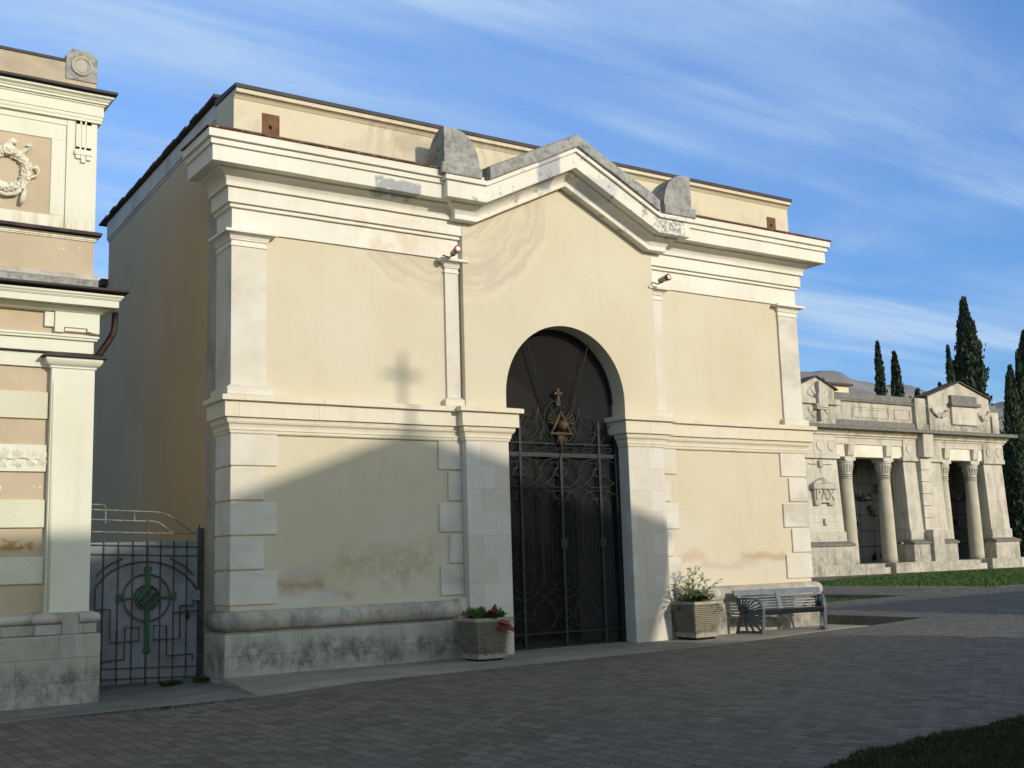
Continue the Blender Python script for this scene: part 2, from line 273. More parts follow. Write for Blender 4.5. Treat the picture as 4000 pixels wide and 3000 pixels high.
# ------------------------------------------------------------------ mesh builder
class MB:
    def __init__(s): s.v = []; s.f = []; s.mi = []; s.cur = 0; s.sm = []; s.smooth = False
    def add(s, vs, fs):
        n = len(s.v); s.v += [tuple(v) for v in vs]
        for f in fs: s.f.append(tuple(n+i for i in f)); s.mi.append(s.cur); s.sm.append(s.smooth)
    def box(s, x0, x1, y0, y1, z0, z1):
        s.add([(x0, y0, z0), (x1, y0, z0), (x1, y1, z0), (x0, y1, z0), (x0, y0, z1), (x1, y0, z1), (x1, y1, z1), (x0, y1, z1)],
              [(0, 3, 2, 1), (4, 5, 6, 7), (0, 1, 5, 4), (1, 2, 6, 5), (2, 3, 7, 6), (3, 0, 4, 7)])
    def hexa(s, p): # 8 points bottom ring then top ring
        s.add(p, [(0, 3, 2, 1), (4, 5, 6, 7), (0, 1, 5, 4), (1, 2, 6, 5), (2, 3, 7, 6), (3, 0, 4, 7)])
    def prism_y(s, pts, y0, y1): # polygon in XZ extruded along Y
        n = len(pts); v = [(x, y0, z) for x, z in pts]+[(x, y1, z) for x, z in pts]
        s.add(v, [tuple(range(n)), tuple(range(2*n-1, n-1, -1))]+[(i, i+n, (i+1) % n+n, (i+1) % n) for i in range(n)])
    def prism_x(s, pts, x0, x1): # polygon in YZ
        n = len(pts); v = [(x0, y, z) for y, z in pts]+[(x1, y, z) for y, z in pts]
        s.add(v, [tuple(range(n)), tuple(range(2*n-1, n-1, -1))]+[(i, i+n, (i+1) % n+n, (i+1) % n) for i in range(n)])
    def prism_z(s, pts, z0, z1):
        n = len(pts); v = [(x, y, z0) for x, y in pts]+[(x, y, z1) for x, y in pts]
        s.add(v, [tuple(range(n-1, -1, -1)), tuple(range(n, 2*n))]+[(i, (i+1) % n, (i+1) % n+n, i+n) for i in range(n)])
    def tube(s, pts, r, seg=8, closed=False, cap=True, flat=None):
        pts = [Vector(p) for p in pts]; n = len(pts); rs = r if isinstance(r, (list, tuple)) else [r]*n
        vs = []; up = None
        for i, p in enumerate(pts):
            a = pts[i-1] if (i > 0 or closed) else p; b = pts[(i+1) % n] if (i < n-1 or closed) else p
            t = (b-a)
            if t.length < 1e-9: t = Vector((0, 0, 1))
            t.normalize()
            if up is None:
                up = Vector((0, 0, 1)) if abs(t.z) < .9 else Vector((0, 1, 0))
                if flat: up = Vector((0, 1, 0)) if abs(t.y) < .9 else Vector((0, 0, 1))
            u = up-t*up.dot(t)
            if u.length < 1e-6: u = t.orthogonal()
            u.normalize(); w = t.cross(u); up = u
            for j in range(seg):
                an = 2*math.pi*j/seg+(math.pi/4 if seg == 4 else 0); vs.append(p+(u*math.cos(an)+w*math.sin(an))*rs[i])
        fs = []
        for i in range(n-1 if not closed else n):
            for j in range(seg):
                a = i*seg+j; b = i*seg+(j+1) % seg; c = ((i+1) % n)*seg+(j+1) % seg; d = ((i+1) % n)*seg+j; fs.append((a, b, c, d))
        if cap and not closed: fs += [tuple(range(seg-1, -1, -1)), tuple((n-1)*seg+j for j in range(seg))]
        s.add(vs, fs)
    def lathe(s, cx, cy, prof, seg=24, axis='z'):
        vs = []; n = len(prof)
        for r, z in prof:
            for j in range(seg):
                a = 2*math.pi*j/seg
                if axis == 'z': vs.append((cx+r*math.cos(a), cy+r*math.sin(a), z))
                else: vs.append((cx+r*math.cos(a), z, cy+r*math.sin(a)))
        fs = [(i*seg+j, i*seg+(j+1) % seg, (i+1)*seg+(j+1) % seg, (i+1)*seg+j) for i in range(n-1) for j in range(seg)]
        fs += [tuple(range(seg-1, -1, -1)), tuple((n-1)*seg+j for j in range(seg))]
        s.add(vs, fs)
    def ball(s, c, r, seg=10, ring=7, sc=(1, 1, 1)):
        vs = [(c[0], c[1], c[2]+r*sc[2])]
        for i in range(1, ring):
            t = math.pi*i/ring
            for j in range(seg):
                a = 2*math.pi*j/seg; vs.append((c[0]+r*sc[0]*math.sin(t)*math.cos(a), c[1]+r*sc[1]*math.sin(t)*math.sin(a), c[2]+r*sc[2]*math.cos(t)))
        vs.append((c[0], c[1], c[2]-r*sc[2])); L = len(vs)-1
        fs = [(0, 1+j, 1+(j+1) % seg) for j in range(seg)]
        for i in range(ring-2):
            for j in range(seg): fs.append((1+i*seg+j, 1+(i+1)*seg+j, 1+(i+1)*seg+(j+1) % seg, 1+i*seg+(j+1) % seg))
        fs += [(L, 1+(ring-2)*seg+(j+1) % seg, 1+(ring-2)*seg+j) for j in range(seg)]
        s.add(vs, fs)
    def sweep(s, path, prof, dz=None, back=-.04, jit=.004):
        "profile (offset,z) swept along an XY path, outward = right of travel, mitred; closed with a back face and end caps"
        ring = list(prof)
        if back is not None: ring = [(back, prof[0][1])]+ring+[(back, prof[-1][1])]
        P = [Vector(p) for p in path]; dz = dz or [0]*len(P); seed = len(s.v)+prof[0][1]*7
        if jit:   # hand-run mouldings are never ruler straight: subdivide and waver by millimetres
            Q = [P[0]]; D = [dz[0]]
            for i in range(1, len(P)):
                k = max(1, int((P[i]-P[i-1]).length/.30)); k = k if (P[i]-P[i-1]).length > .8 else 1
                for j in range(1, k+1): Q.append(P[i-1].lerp(P[i], j/k)); D.append(dz[i-1]+(dz[i]-dz[i-1])*j/k)
            P, dz = Q, D
        n = len(P); m = len(ring); vs = []
        for i, p in enumerate(P):
            nr = []
            if i > 0: d = (p-P[i-1]).normalized(); nr.append(Vector((d.y, -d.x)))
            if i < n-1: d = (P[i+1]-p).normalized(); nr.append(Vector((d.y, -d.x)))
            if len(nr) == 2 and (nr[0]+nr[1]).length > 1e-6: mt = (nr[0]+nr[1]); mt = mt/(mt.dot(nr[0]))
            else: mt = nr[0]
            for j, (o, z) in enumerate(ring):
                if jit and 0 < j < m-1 and 0 < i < n-1 and len(nr) == 2 and (nr[0]-nr[1]).length < .01:
                    zq = round(z*12)/12; o = o+jit*noise.noise(Vector((p.x*1.9, zq*5, 1))); z = z+jit*1.3*noise.noise(Vector((p.x*1.6+9, zq*5, p.y)))
                vs.append((p.x+mt.x*o, p.y+mt.y*o, z+dz[i]))
        fs = [(i*m+j, (i+1)*m+j, (i+1)*m+(j+1) % m, i*m+(j+1) % m) for i in range(n-1) for j in range(m)]
        fs += [tuple(range(m)), tuple((n-1)*m+j for j in range(m-1, -1, -1))]
        s.add(vs, fs)
    def build(s, name, mats, parent=None, bevel=0, fix=True, seg=1):
        if not isinstance(mats, (list, tuple)): mats = [mats]
        off = Vector(parent['_o']) if (parent is not None and '_o' in parent) else Vector((0, 0, 0))
        me = bpy.data.meshes.new(name); me.from_pydata([tuple(Vector(v)-off) for v in s.v], [], s.f)
        for m in mats: me.materials.append(m)
        me.polygons.foreach_set('material_index', s.mi); me.polygons.foreach_set('use_smooth', s.sm)
        if fix:
            bm = bmesh.new(); bm.from_mesh(me); bmesh.ops.recalc_face_normals(bm, faces=bm.faces); bm.to_mesh(me); bm.free()
        me.update()
        o = bpy.data.objects.new(name, me); C.objects.link(o)
        if parent is not None: o.parent = parent; o['_o'] = tuple(off)
        if bevel:
            b = o.modifiers.new('bevel', 'BEVEL'); b.width = bevel; b.segments = seg; b.limit_method = 'ANGLE'; b.angle_limit = math.radians(40)
        return o
def tag(o, label=None, cat=None, group=None, kind=None):
    for a, b in (('label', label), ('category', cat), ('group', group), ('kind', kind)):
        if b: o[a] = b
    return o
def thing(name, loc, label, cat, group=None):
    o = bpy.data.objects.new(name, None); C.objects.link(o); o.location = loc; o['_o'] = tuple(loc); o.empty_display_size = .2
    return tag(o, label, cat, group)
def part(name, mat, parent, fn, bevel=0, **k):
    b = MB(); fn(b); return b.build(name, mat, parent, bevel, **k)
def copy_tree(o, loc=None, parent=None):
    c = o.copy(); C.objects.link(c)
    if parent is not None: c.parent = parent
    for ch in [x for x in bpy.data.objects if x.parent == o]: copy_tree(ch, None, c)
    if loc is not None: c.location = loc
    return c
def text_mesh(body, size, depth, x, y, z, rot=0):
    cu = bpy.data.curves.new('t', 'FONT'); cu.body = body; cu.size = size; cu.extrude = depth; cu.align_x = 'CENTER'; cu.align_y = 'CENTER'; cu.resolution_u = 3
    o = bpy.data.objects.new('t', cu); C.objects.link(o); bpy.context.view_layer.update()
    me = bpy.data.meshes.new_from_object(o.evaluated_get(bpy.context.evaluated_depsgraph_get()))
    m = Matrix.Translation((x, y, z)) @ Matrix.Rotation(math.pi/2, 4, 'X') @ Matrix.Rotation(rot, 4, 'Z')
    vs = [m @ v.co for v in me.vertices]; fs = [tuple(p.vertices) for p in me.polygons]
    bpy.data.objects.remove(o); return vs, fs

# ================================================================== GROUND
FR = [(-14, 15.6), (2.8, 15.33), (5.85, 14.86), (7.3, 14.6), (10, 14.8), (14.6, 15.05), (17.2, 15.5), (19.05, 15.72)]
strip_poly = [FR[0], FR[1], FR[2], (6.0, 16.7), (6.35, 16.9), (6.35, 26), (4.0, 26), (4.0, 17.2), (-14, 17.2)]
slab_poly = FR[2:]+[(18.9, 16.9), (6.35, 16.9), (6.0, 16.7)]
alley_poly = [(18.9, 16.9), (19.05, 15.72), (21.75, 16.45), (21.75, 60), (18.6, 60), (18.6, 17.2)]
gbed_poly = [(22.6, 22.6), (27.7, 21.5), (27.7, 60), (22.6, 60)]
lawn_poly = [(30.5, 20.6), (33.5, 19.5), (60, 10), (75, 20), (75, 30.6), (40, 30.5), (30.5, 28.6)]
near_poly = [(5.2, 4.5), (6.7, 6.1), (7.6, 6.35), (8.4, 6.45), (10, 6.6), (14, 6.8), (40, 7.2), (40, -6), (8, -6)]
def inpoly(p, poly):
    x, y = p; c = False; n = len(poly)
    for i in range(n):
        x1, y1 = poly[i]; x2, y2 = poly[(i+1) % n]
        if (y1 > y) != (y2 > y) and x < (x2-x1)*(y-y1)/(y2-y1)+x1: c = not c
    return c
regions = [('strip', strip_poly), ('slab', slab_poly), ('alley', alley_poly), ('gbed', gbed_poly), ('lawn', lawn_poly), ('near', near_poly)]
pts = []; edges = []
for nme, poly in regions:
    n0 = len(pts); pts += [Vector(p) for p in poly]; edges += [(n0+i, n0+(i+1) % len(poly)) for i in range(len(poly))]
gx = [i*.6 for i in range(-4, 66)]
for x in gx:
    for y in [v*1.5 for v in range(0, 28)]: pts.append(Vector((x+.013, y+.017)))
for x in (-600, -100, -30, -10, 45, 60, 90, 200, 600):
    for y in (-600, -100, -40, -10, 50, 70, 110, 250, 600): pts.append(Vector((x, y)))
vo, eo, fo, *_ = delaunay_2d_cdt(pts, edges, [], 0, 1e-5)
groups = {}
for f in fo:
    c = sum((vo[i] for i in f), Vector((0, 0)))/len(f); r = 'pave'
    for nme, poly in regions:
        if inpoly(c, poly): r = nme; break
    groups.setdefault(r, []).append(f)
def ground_piece(name, key, zf, mat, kind='structure', smooth=True):
    b = MB(); b.smooth = smooth; idx = {}
    for f in groups[key]:
        t = []
        for i in f:
            if i not in idx: idx[i] = len(b.v); b.v.append((vo[i].x, vo[i].y, zf(vo[i].x, vo[i].y)))
            t.append(idx[i])
        b.f.append(tuple(t)); b.mi.append(0); b.sm.append(smooth)
    o = b.build(name, mat, None, fix=False); return tag(o, kind=kind)
ground_piece('paving', 'pave', gz, PAVE)
def slabz(x, y):
    yf = 14.75+.1*max(0, x-14); t = min(1, max(0, (y-yf)/(16.4-yf)))
    base = .05*sm((x-12)/7)+.012
    return gz(x, y)*(1-t)+base*t+.006*(1-t)
ground_piece('concrete_channel', 'strip', lambda x, y: gz(x, y)+.004, STRIP)
b = MB(); idx = {}
for f in groups['slab']:
    t = []
    for i in f:
        if i not in idx: idx[i] = len(b.v); b.v.append((vo[i].x, vo[i].y, slabz(vo[i].x, vo[i].y)))
        t.append(idx[i])
    b.f.append(tuple(t)); b.mi.append(0); b.sm.append(True)
# kerb faces on the left, front and right ends
edge = [(6.35, 16.9), (6.0, 16.7)]+FR[2:]+[(18.9, 16.9)]
for a, c in zip(edge, edge[1:]):
    b.add([(a[0], a[1], slabz(*a)), (c[0], c[1], slabz(*c)), (c[0], c[1], -.6), (a[0], a[1], -.6)], [(0, 1, 2, 3)])
tag(b.build('stone_apron', SLAB, None, fix=False), kind='structure')
def walls(b, poly, zt, zb):
    n = len(poly)
    for i in range(n):
        a = poly[i]; c = poly[(i+1) % n]; k = max(1, int((Vector(a)-Vector(c)).length/1.2))
        for j in range(k):
            p = Vector(a).lerp(Vector(c), j/k); q = Vector(a).lerp(Vector(c), (j+1)/k)
            b.add([(p.x, p.y, zt(p.x, p.y)), (q.x, q.y, zt(q.x, q.y)), (q.x, q.y, zb(q.x, q.y)), (p.x, p.y, zb(p.x, p.y))], [(0, 1, 2, 3)])
KERB = concrete('kerb_concrete', (.22, .2, .17), (.15, .14, .12), 3)
b = MB(); walls(b, alley_poly, gz, lambda x, y: -.5); walls(b, gbed_poly, gz, lambda x, y: gz(x, y)-.3)
tag(b.build('bed_kerbs', KERB, None, fix=False), kind='structure')
ground_piece('sunken_path', 'alley', lambda x, y: -.32, KERB)
ground_piece('grass_bed', 'gbed', lambda x, y: gz(x, y)-.10, GRASS)
ground_piece('lawn', 'lawn', lambda x, y: gz(x, y)+.004, GRASS)
GRN = grassmat('lawn_near', (.030, .045, .012), (.055, .055, .022))
ground_piece('near_lawn', 'near', lambda x, y: gz(x, y)+.004, GRN)
def blades(name, n, region, mats, h=(.03, .08), w=.006, zoff=0):
    b = MB(); rnd = random.Random(3)
    for _ in range(n):
        p = region(rnd)
        if p is None: continue
        x, y = p; z = gz(x, y)+zoff; a = rnd.uniform(0, 6.28); hh = rnd.uniform(*h); ww = w*rnd.uniform(.6, 1.3); dx = math.cos(a)*ww; dy = math.sin(a)*ww; lx = rnd.gauss(0, hh*.45); ly = rnd.gauss(0, hh*.45)
        b.cur = rnd.randrange(len(mats)); b.add([(x-dx, y-dy, z), (x+dx, y+dy, z), (x+lx, y+ly, z+hh)], [(0, 1, 2)])
    return tag(b.build(name, mats, None, fix=False), kind='stuff')
G1 = simple('grass_green', (.10, .17, .035), .8, 0, .2, 4, 0); G2 = simple('grass_dry', (.12, .11, .045), .85, 0, .2, 4, 0); G3 = simple('grass_dark', (.028, .05, .012), .8, 0, .2, 4, 0)
def near_reg(r):
    x = r.uniform(5.2, 13); y = r.uniform(4.6, 7.0)
    wob = .12*noise.noise(Vector((x*2.2, y*2.2, 0)))+.05*noise.noise(Vector((x*9, y*9, 4)))
    return (x, y) if inpoly((x, y-wob-.02), near_poly) else None
blades('near_grass_blades', 60000, near_reg, [G3, G3, G2, G3], (.02, .05), .005)
def lawn_reg(r):
    x = r.uniform(30.3, 52); y = r.uniform(15, 31.0)
    wob = .15*noise.noise(Vector((x*1.5, y*1.5, 0)))
    return (x, y) if inpoly((x+wob, y+wob), lawn_poly) else None
blades('lawn_grass_blades', 45000, lawn_reg, [G1, G1, G3], (.04, .09), .016)
def bed_reg(r):
    x = r.uniform(22.7, 27.6); y = r.uniform(21.7, 32)
    return (x, y) if inpoly((x, y), gbed_poly) else None
blades('bed_grass_blades', 14000, bed_reg, [G1, G3], (.03, .07), .014, -.1)

# ================================================================== MAIN CHAPEL
CX = 12.3625; X0 = 6.115; X1 = 2*CX-X0; Y0 = 16.693; YB = 17.36
def mir(x): return 2*CX-x
ch = thing('burial_chapel', (CX, 16.7, 0), 'large cream cemetery chapel with low gable and tall arched gateway', 'chapel')
# --- walls
def fn(b):
    b.box(6.14, 10.25, 16.725, YB, -.5, 7.2); b.box(mir(10.25), mir(6.14), 16.725, YB, -.5, 7.2)
    A = 28; r = 1.33; zc = 4.427
    arc = [(CX-r*math.cos(math.pi*i/A), zc+r*math.sin(math.pi*i/A)) for i in range(A+1)]
    # wall above the piers around the arch opening, split down the middle for clean faces
    h = A//2
    apex = 8.45; base = 7.50
    b.prism_y([(10.21, 4.02), (CX-r, 4.02)]+arc[:h+1]+[(CX, apex), (10.21, base)], 16.58, 16.99)
    b.prism_y([(mir(10.21), 4.02), (mir(10.21), base), (CX, apex)]+arc[h:]+[(CX+r, 4.02)], 16.58, 16.99)
part('wall', YEL, ch, fn)
def fn(b):
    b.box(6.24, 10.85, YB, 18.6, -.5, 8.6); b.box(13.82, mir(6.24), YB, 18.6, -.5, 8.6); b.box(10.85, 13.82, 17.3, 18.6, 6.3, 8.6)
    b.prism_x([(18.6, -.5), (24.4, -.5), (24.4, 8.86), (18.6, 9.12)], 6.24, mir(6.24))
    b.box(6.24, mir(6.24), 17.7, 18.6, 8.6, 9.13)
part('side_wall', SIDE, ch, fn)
STRP = concrete('grey_corner_render', (.42, .39, .32), (.34, .31, .25), 1.2)
for a_, c_ in ((6.20, 6.5), (mir(6.5), mir(6.20))): part('corner_strip', STRP, ch, lambda b: b.box(a_, c_, YB+.002, 18.03, -.5, 8.6))
part('rear_annex', SIDE, ch, lambda b: b.box(6.24, mir(6.24), 24.4, 33, -.5, 7.55))
part('annex_roof', TILE, ch, lambda b: b.prism_x([(24.4, 7.55), (33.2, 7.3), (33.2, 7.4), (24.4, 7.68)], 6.1, mir(6.1)))
FRZ = concrete('eaves_band_render', (.55, .52, .45), (.47, .44, .37), 2)
for s_ in (0, 1):
    def fn(b):
        x0, x1 = (6.205, 6.30) if s_ == 0 else (mir(6.30), mir(6.205))
        b.prism_x([(17.52, 8.93), (24.45, 8.53), (24.45, 8.90), (17.52, 9.20)], x0, x1)
        x0, x1 = (6.225, 6.30) if s_ == 0 else (mir(6.30), mir(6.225))
        b.prism_x([(17.52, 8.88), (24.43, 8.48), (24.43, 8.53), (17.52, 8.93)], x0, x1)
    part('eaves_band', FRZ, ch, fn)
def fn(b):
    rnd = random.Random(1); y = 17.55; z0 = lambda y: 9.215-.0445*(y-17.9)
    while y < 24.55:
        l = .30; j = rnd.uniform(-.01, .015); o = rnd.uniform(0, .03)
        b.prism_x([(y, z0(y)+.0+j), (y+l+.04, z0(y+l)-.0+j), (y+l+.04, z0(y+l)+.035+j), (y, z0(y)+.05+j)], 6.13-o, 6.5)
        b.prism_x([(y, z0(y)+.0+j), (y+l+.04, z0(y+l)-.0+j), (y+l+.04, z0(y+l)+.035+j), (y, z0(y)+.05+j)], mir(6.5), mir(6.13-o))
        y += l
    b.prism_x([(17.5, 9.21), (24.6, 8.895), (24.6, 8.93), (17.5, 9.245)], 6.4, mir(6.4))
part('roof', TILE, ch, fn)
# --- dark gateway chamber
def fn(b):
    x0, x1, y0, y1, zt = 10.87, 13.80, 16.995, 18.36, 6.28
    A = 20; r = (x1-x0)/2; cx = (x0+x1)/2; zc = 4.75
    prof = [(x1, -.02)]+[(cx+r*math.cos(math.pi*i/A), zc+r*math.sin(math.pi*i/A)) for i in range(A+1)]+[(x0, -.02)]
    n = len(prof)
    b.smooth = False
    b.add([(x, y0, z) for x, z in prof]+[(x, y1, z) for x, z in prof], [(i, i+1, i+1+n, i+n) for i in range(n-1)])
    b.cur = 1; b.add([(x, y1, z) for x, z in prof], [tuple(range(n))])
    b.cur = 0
    # jamb returns closing the gap between arch and chamber
    b.add([(x0, y0, -.02), (CX-1.33, y0, -.02), (CX-1.33, y0, 6.3), (x0, y0, 6.3)], [(0, 1, 2, 3)])
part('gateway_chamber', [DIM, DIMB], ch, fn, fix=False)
part('threshold', SLAB, ch, lambda b: b.box(10.9, 13.82, 16.5, 18.36, -.3, .012))
# --- piers
def fn(b):
    b.box(10.17, CX-1.33, 16.54, 16.98, -.3, 4.03)
part('pier', PIER, ch, fn, .006)
part('pier', PIER, ch, lambda b: b.box(CX+1.33, mir(10.17), 16.54, 16.98, -.3, 4.03), .006)
# --- plinth and torus
pp = [(.0, .0)]
def plinth(b, path):
    b.sweep(path, [(.105, -.5), (.105, .60), (.085, .625), (.0, .645)], back=-.06)
part('plinth', PLIN, ch, lambda b: plinth(b, [(X0, YB+.1), (X0, Y0), (10.168, Y0)]), .004)
part('plinth', PLIN, ch, lambda b: plinth(b, [(mir(10.168), Y0), (X1, Y0), (X1, YB+.1)]), .004)
tor = [(.125*math.sin(math.pi*i/14)*(1 if 1 else 1), .655+.295*(1-math.cos(math.pi*i/14))/2) for i in range(15)]
def torus(b, path):
    b.smooth = True; b.sweep(path, tor, back=-.05); b.smooth = False
    # masonry joints
part('torus_moulding', TORUS, ch, lambda b: torus(b, [(X0, YB+.08), (X0, Y0), (10.0, Y0)]))
part('torus_moulding', TORUS, ch, lambda b: torus(b, [(mir(10.0), Y0), (X1, Y0), (X1, YB+.08)]))
tsp = [(10.0, Y0+.03), (10.0, Y0-.06), (10.05, Y0-.1), (10.168, Y0-.1), (10.168, Y0+.03)]
part('torus_stop', PIER, ch, lambda b: b.prism_z(tsp, .6, .98), .01)
part('torus_stop', PIER, ch, lambda b: b.prism_z([(mir(x), y) for x, y in tsp][::-1], .6, .98), .01)
# --- quoins
qz = [(3.108, 3.588), (2.588, 3.068), (2.066, 2.545), (1.553, 2.028), (1.03, 1.512)]
for i, (a, c) in enumerate(qz):
    w = 6.86 if i % 2 == 0 else 6.65
    for s in (0, 1):
        def fn(b, s=s, w=w, a=a, c=c):
            P = [(X0, YB-.005), (X0, Y0), (w, Y0), (w, 16.74), (X0+.05, 16.74), (X0+.05, YB-.005)]
            if s: P = [(mir(x), y) for x, y in P][::-1]
            b.prism_z(P, a, c)
        part('quoin', QUO, ch, fn, .008)
        w2 = 9.72 if i % 2 == 0 else 9.90
        def fn(b, s=s, w2=w2, a=a, c=c):
            x0, x1 = (w2, 10.165) if not s else (mir(10.165), mir(w2))
            b.box(x0, x1, Y0, 16.74, a, c)
        part('quoin', QUO, ch, fn, .008)
# --- belt course
bl = [(.0, 3.585), (.018, 3.604), (.022, 3.640), (.036, 3.645), (.038, 3.69), (.05, 3.725), (.075, 3.745), (.088, 3.775), (.088, 3.80), (.094, 3.802), (.094, 3.829), (.14, 3.830), (.14, 4.066), (.147, 4.068), (.205, 4.072), (.205, 4.150), (.14, 4.165), (.0, 4.185)]
bpath = [(X0, YB), (X0, Y0), (10.165, Y0), (10.165, 16.54), (CX-1.33, 16.54), (CX-1.33, 16.97)]
part('belt_course', BELT, ch, lambda b: b.sweep(bpath, bl), .003)
part('belt_course', BELT, ch, lambda b: b.sweep([(mir(x), y) for x, y in bpath][::-1], bl), .003)
# --- upper pilasters
def pil(name, path):
    o = part(name, QUO, ch, lambda b: b.sweep(path, [(.01, 4.17), (.01, 6.70)], back=-.045), .004)
    part('pilaster_base', QUO, o, lambda b: b.sweep(path, [(.085, 4.175), (.09, 4.20), (.09, 4.285), (.05, 4.31), (.02, 4.33), (.008, 4.34)], back=-.045), .003)
    cap = [(.012, 6.50), (.028, 6.502), (.028, 6.53), (.012, 6.535), (.012, 6.592), (.034, 6.595), (.034, 6.618), (.04, 6.62), (.05, 6.65), (.075, 6.675), (.108, 6.685), (.108, 6.69), (.148, 6.692), (.148, 6.735), (.012, 6.745)]
    part('capital', TRIM, o, lambda b: b.sweep(path, cap, back=-.045), .002)
YP = 16.693
pil('pilaster', [(X0, YB-.01), (X0, YP), (6.66, YP), (6.66, 16.735)])
pil('pilaster', [(mir(6.66), 16.735), (mir(6.66), YP), (X1, YP), (X1, YB-.01)])
pil('pilaster', [(9.92, 16.735), (9.92, YP), (10.165, YP), (10.165, 16.735)])
pil('pilaster', [(mir(10.165), 16.735), (mir(10.165), YP), (mir(9.92), YP), (mir(9.92), 16.735)])
# --- entablature
lowp = [(.006, 6.745), (.006, 7.105), (.055, 7.105), (.055, 7.150), (.052, 7.152), (.052, 7.168), (.102, 7.168), (.102, 7.408), (.152, 7.408), (.152, 7.466)]
part('frieze', TRIM, ch, lambda b: b.sweep([(X0, YB), (X0, Y0), (10.215, Y0)], lowp), .003)
part('frieze', TRIM, ch, lambda b: b.sweep([(mir(10.215), Y0), (X1, Y0), (X1, YB)], lowp), .003)
cy = [(.145, 7.467), (.155, 7.50), (.185, 7.545), (.235, 7.585), (.29, 7.607), (.315, 7.615), (.32, 7.646)]
sidec = cy+[(.49, 7.648), (.49, 7.895), (.53, 7.895), (.53, 7.970), (.522, 7.972), (.522, 7.990), (.575, 7.990), (.575, 8.118)]
YC = 16.557; XS = 10.12
part('cornice', TRIM, ch, lambda b: b.sweep([(X0, YB), (X0, Y0), (XS+.3, Y0)], sidec+[(.0, 8.125)]), .003)
part('cornice', TRIM, ch, lambda b: b.sweep([(mir(XS+.3), Y0), (X1, Y0), (X1, YB)], sidec+[(.0, 8.125)]), .003)
BX = 10.41; RISE = .955
cpath = [(XS, Y0), (XS, YC), (BX, YC), (CX, YC), (mir(BX), YC), (mir(XS), YC), (mir(XS), Y0)]
cdz = [0, 0, 0, RISE, 0, 0, 0]
cen = [(.10, 7.400), (.152, 7.402), (.152, 7.462)]+[(o, z+.004) for o, z in cy]+[(.49, 7.655), (.49, 7.945), (.54, 7.945), (.54, 8.02), (.53, 8.03), (.0, 8.032)]
part('raking_cornice', TRIM, ch, lambda b: b.sweep(cpath, cen, cdz), .004)
def fn(b):
    prof = [(.0, 8.033), (.585, 8.033), (.59, 8.06), (.58, 8.25), (.53, 8.28), (.0, 8.30)]
    xs = [10.44]+[10.44+(CX-10.44)*i/14 for i in range(1, 14)]; pth = []; dz = []
    full = xs+[CX]+[mir(x) for x in xs[::-1]]
    for x in full:
        t = max(0, 1-abs(x-CX)/(CX-BX)); pth.append((x, YC)); dz.append(RISE*t)
    b.sweep(pth, prof, dz, back=-.35, jit=.018)
part('weathered_coping', WEA, ch, fn, .012, seg=2)
# lead/rust flashing on the side cornices
fl = [(.0, 8.126), (.605, 8.121), (.605, 8.142), (.0, 8.40)]
part('cornice_flashing', RUST, ch, lambda b: b.sweep([(X0, YB), (X0, Y0), (9.55, Y0)], fl))
part('cornice_flashing', RUST, ch, lambda b: b.sweep([(mir(9.55), Y0), (X1, Y0), (X1, YB)], fl))
# scroll blocks
def scroll(m):
    base = part('scroll_block', WEA, ch, lambda b: b.box(*( (9.50, 10.30) if not m else (mir(10.30), mir(9.50))), 16.0, 16.72, 8.034, 8.225), .02, seg=2)
    b = MB(); b.smooth = False
    xs = [9.575+.695*i/16 for i in range(17)]; ys = [16.05+.6*i/10 for i in range(11)]
    zx = lambda x: 8.225+.645*math.sqrt(max(0.0, 1-max(0, (x-9.75)/.525)**2.1))
    zy = lambda y: 8.225+.645*math.sqrt(max(0.0, 1-max(0, (y-16.08)/.575)**2.2))
    n = len(ys)
    top = [(x if not m else mir(x), y, max(8.235, min(zx(x), zy(y)))) for x in xs for y in ys]; bot = [(p[0], p[1], 8.215) for p in top]; N = len(top)
    fs = [(i*n+j, (i+1)*n+j, (i+1)*n+j+1, i*n+j+1) for i in range(16) for j in range(10)]
    per = [i*n for i in range(17)]+[16*n+j for j in range(1, n)]+[i*n+n-1 for i in range(15, -1, -1)]+[j for j in range(n-2, 0, -1)]
    fs += [(per[k], per[(k+1) % len(per)], per[(k+1) % len(per)]+N, per[k]+N) for k in range(len(per))]
    b.add(top+bot, fs); b.build('scroll_volute', WEA, base)
scroll(0); scroll(1)
# --- parapet
pa = part('parapet', YEL, ch, lambda b: b.box(6.135, mir(6.135), 16.711, 17.49, 8.1, 9.04), .006)
part('parapet_moulding', YEL, pa, lambda b: b.prism_x([(16.712, 8.90), (16.70, 8.905), (16.675, 8.94), (16.645, 8.965), (16.64, 8.975), (16.60, 8.975), (16.60, 9.042), (16.712, 9.045)], 6.137, mir(6.137)))
part('coping_flashing', DARKM, pa, lambda b: b.prism_x([(16.575, 9.043), (16.575, 9.105), (17.53, 9.15), (17.53, 9.043)], 6.115, mir(6.115)))
def scupper(x0, x1, z0, z1):
    o = part('scupper_patch', PATCH, ch, lambda b: b.box(x0, x1, 16.704, 16.72, z0, z1), .006)
    part('scupper_hole', HOLE, o, lambda b: (b.lathe((x0+x1)/2-.01, (z0+z1)/2-.05, [(.033, 16.70), (.033, 16.715)], 12, 'y')))
scupper(6.60, 6.90, 8.40, 8.75); scupper(17.93, 18.2, 8.40, 8.66)
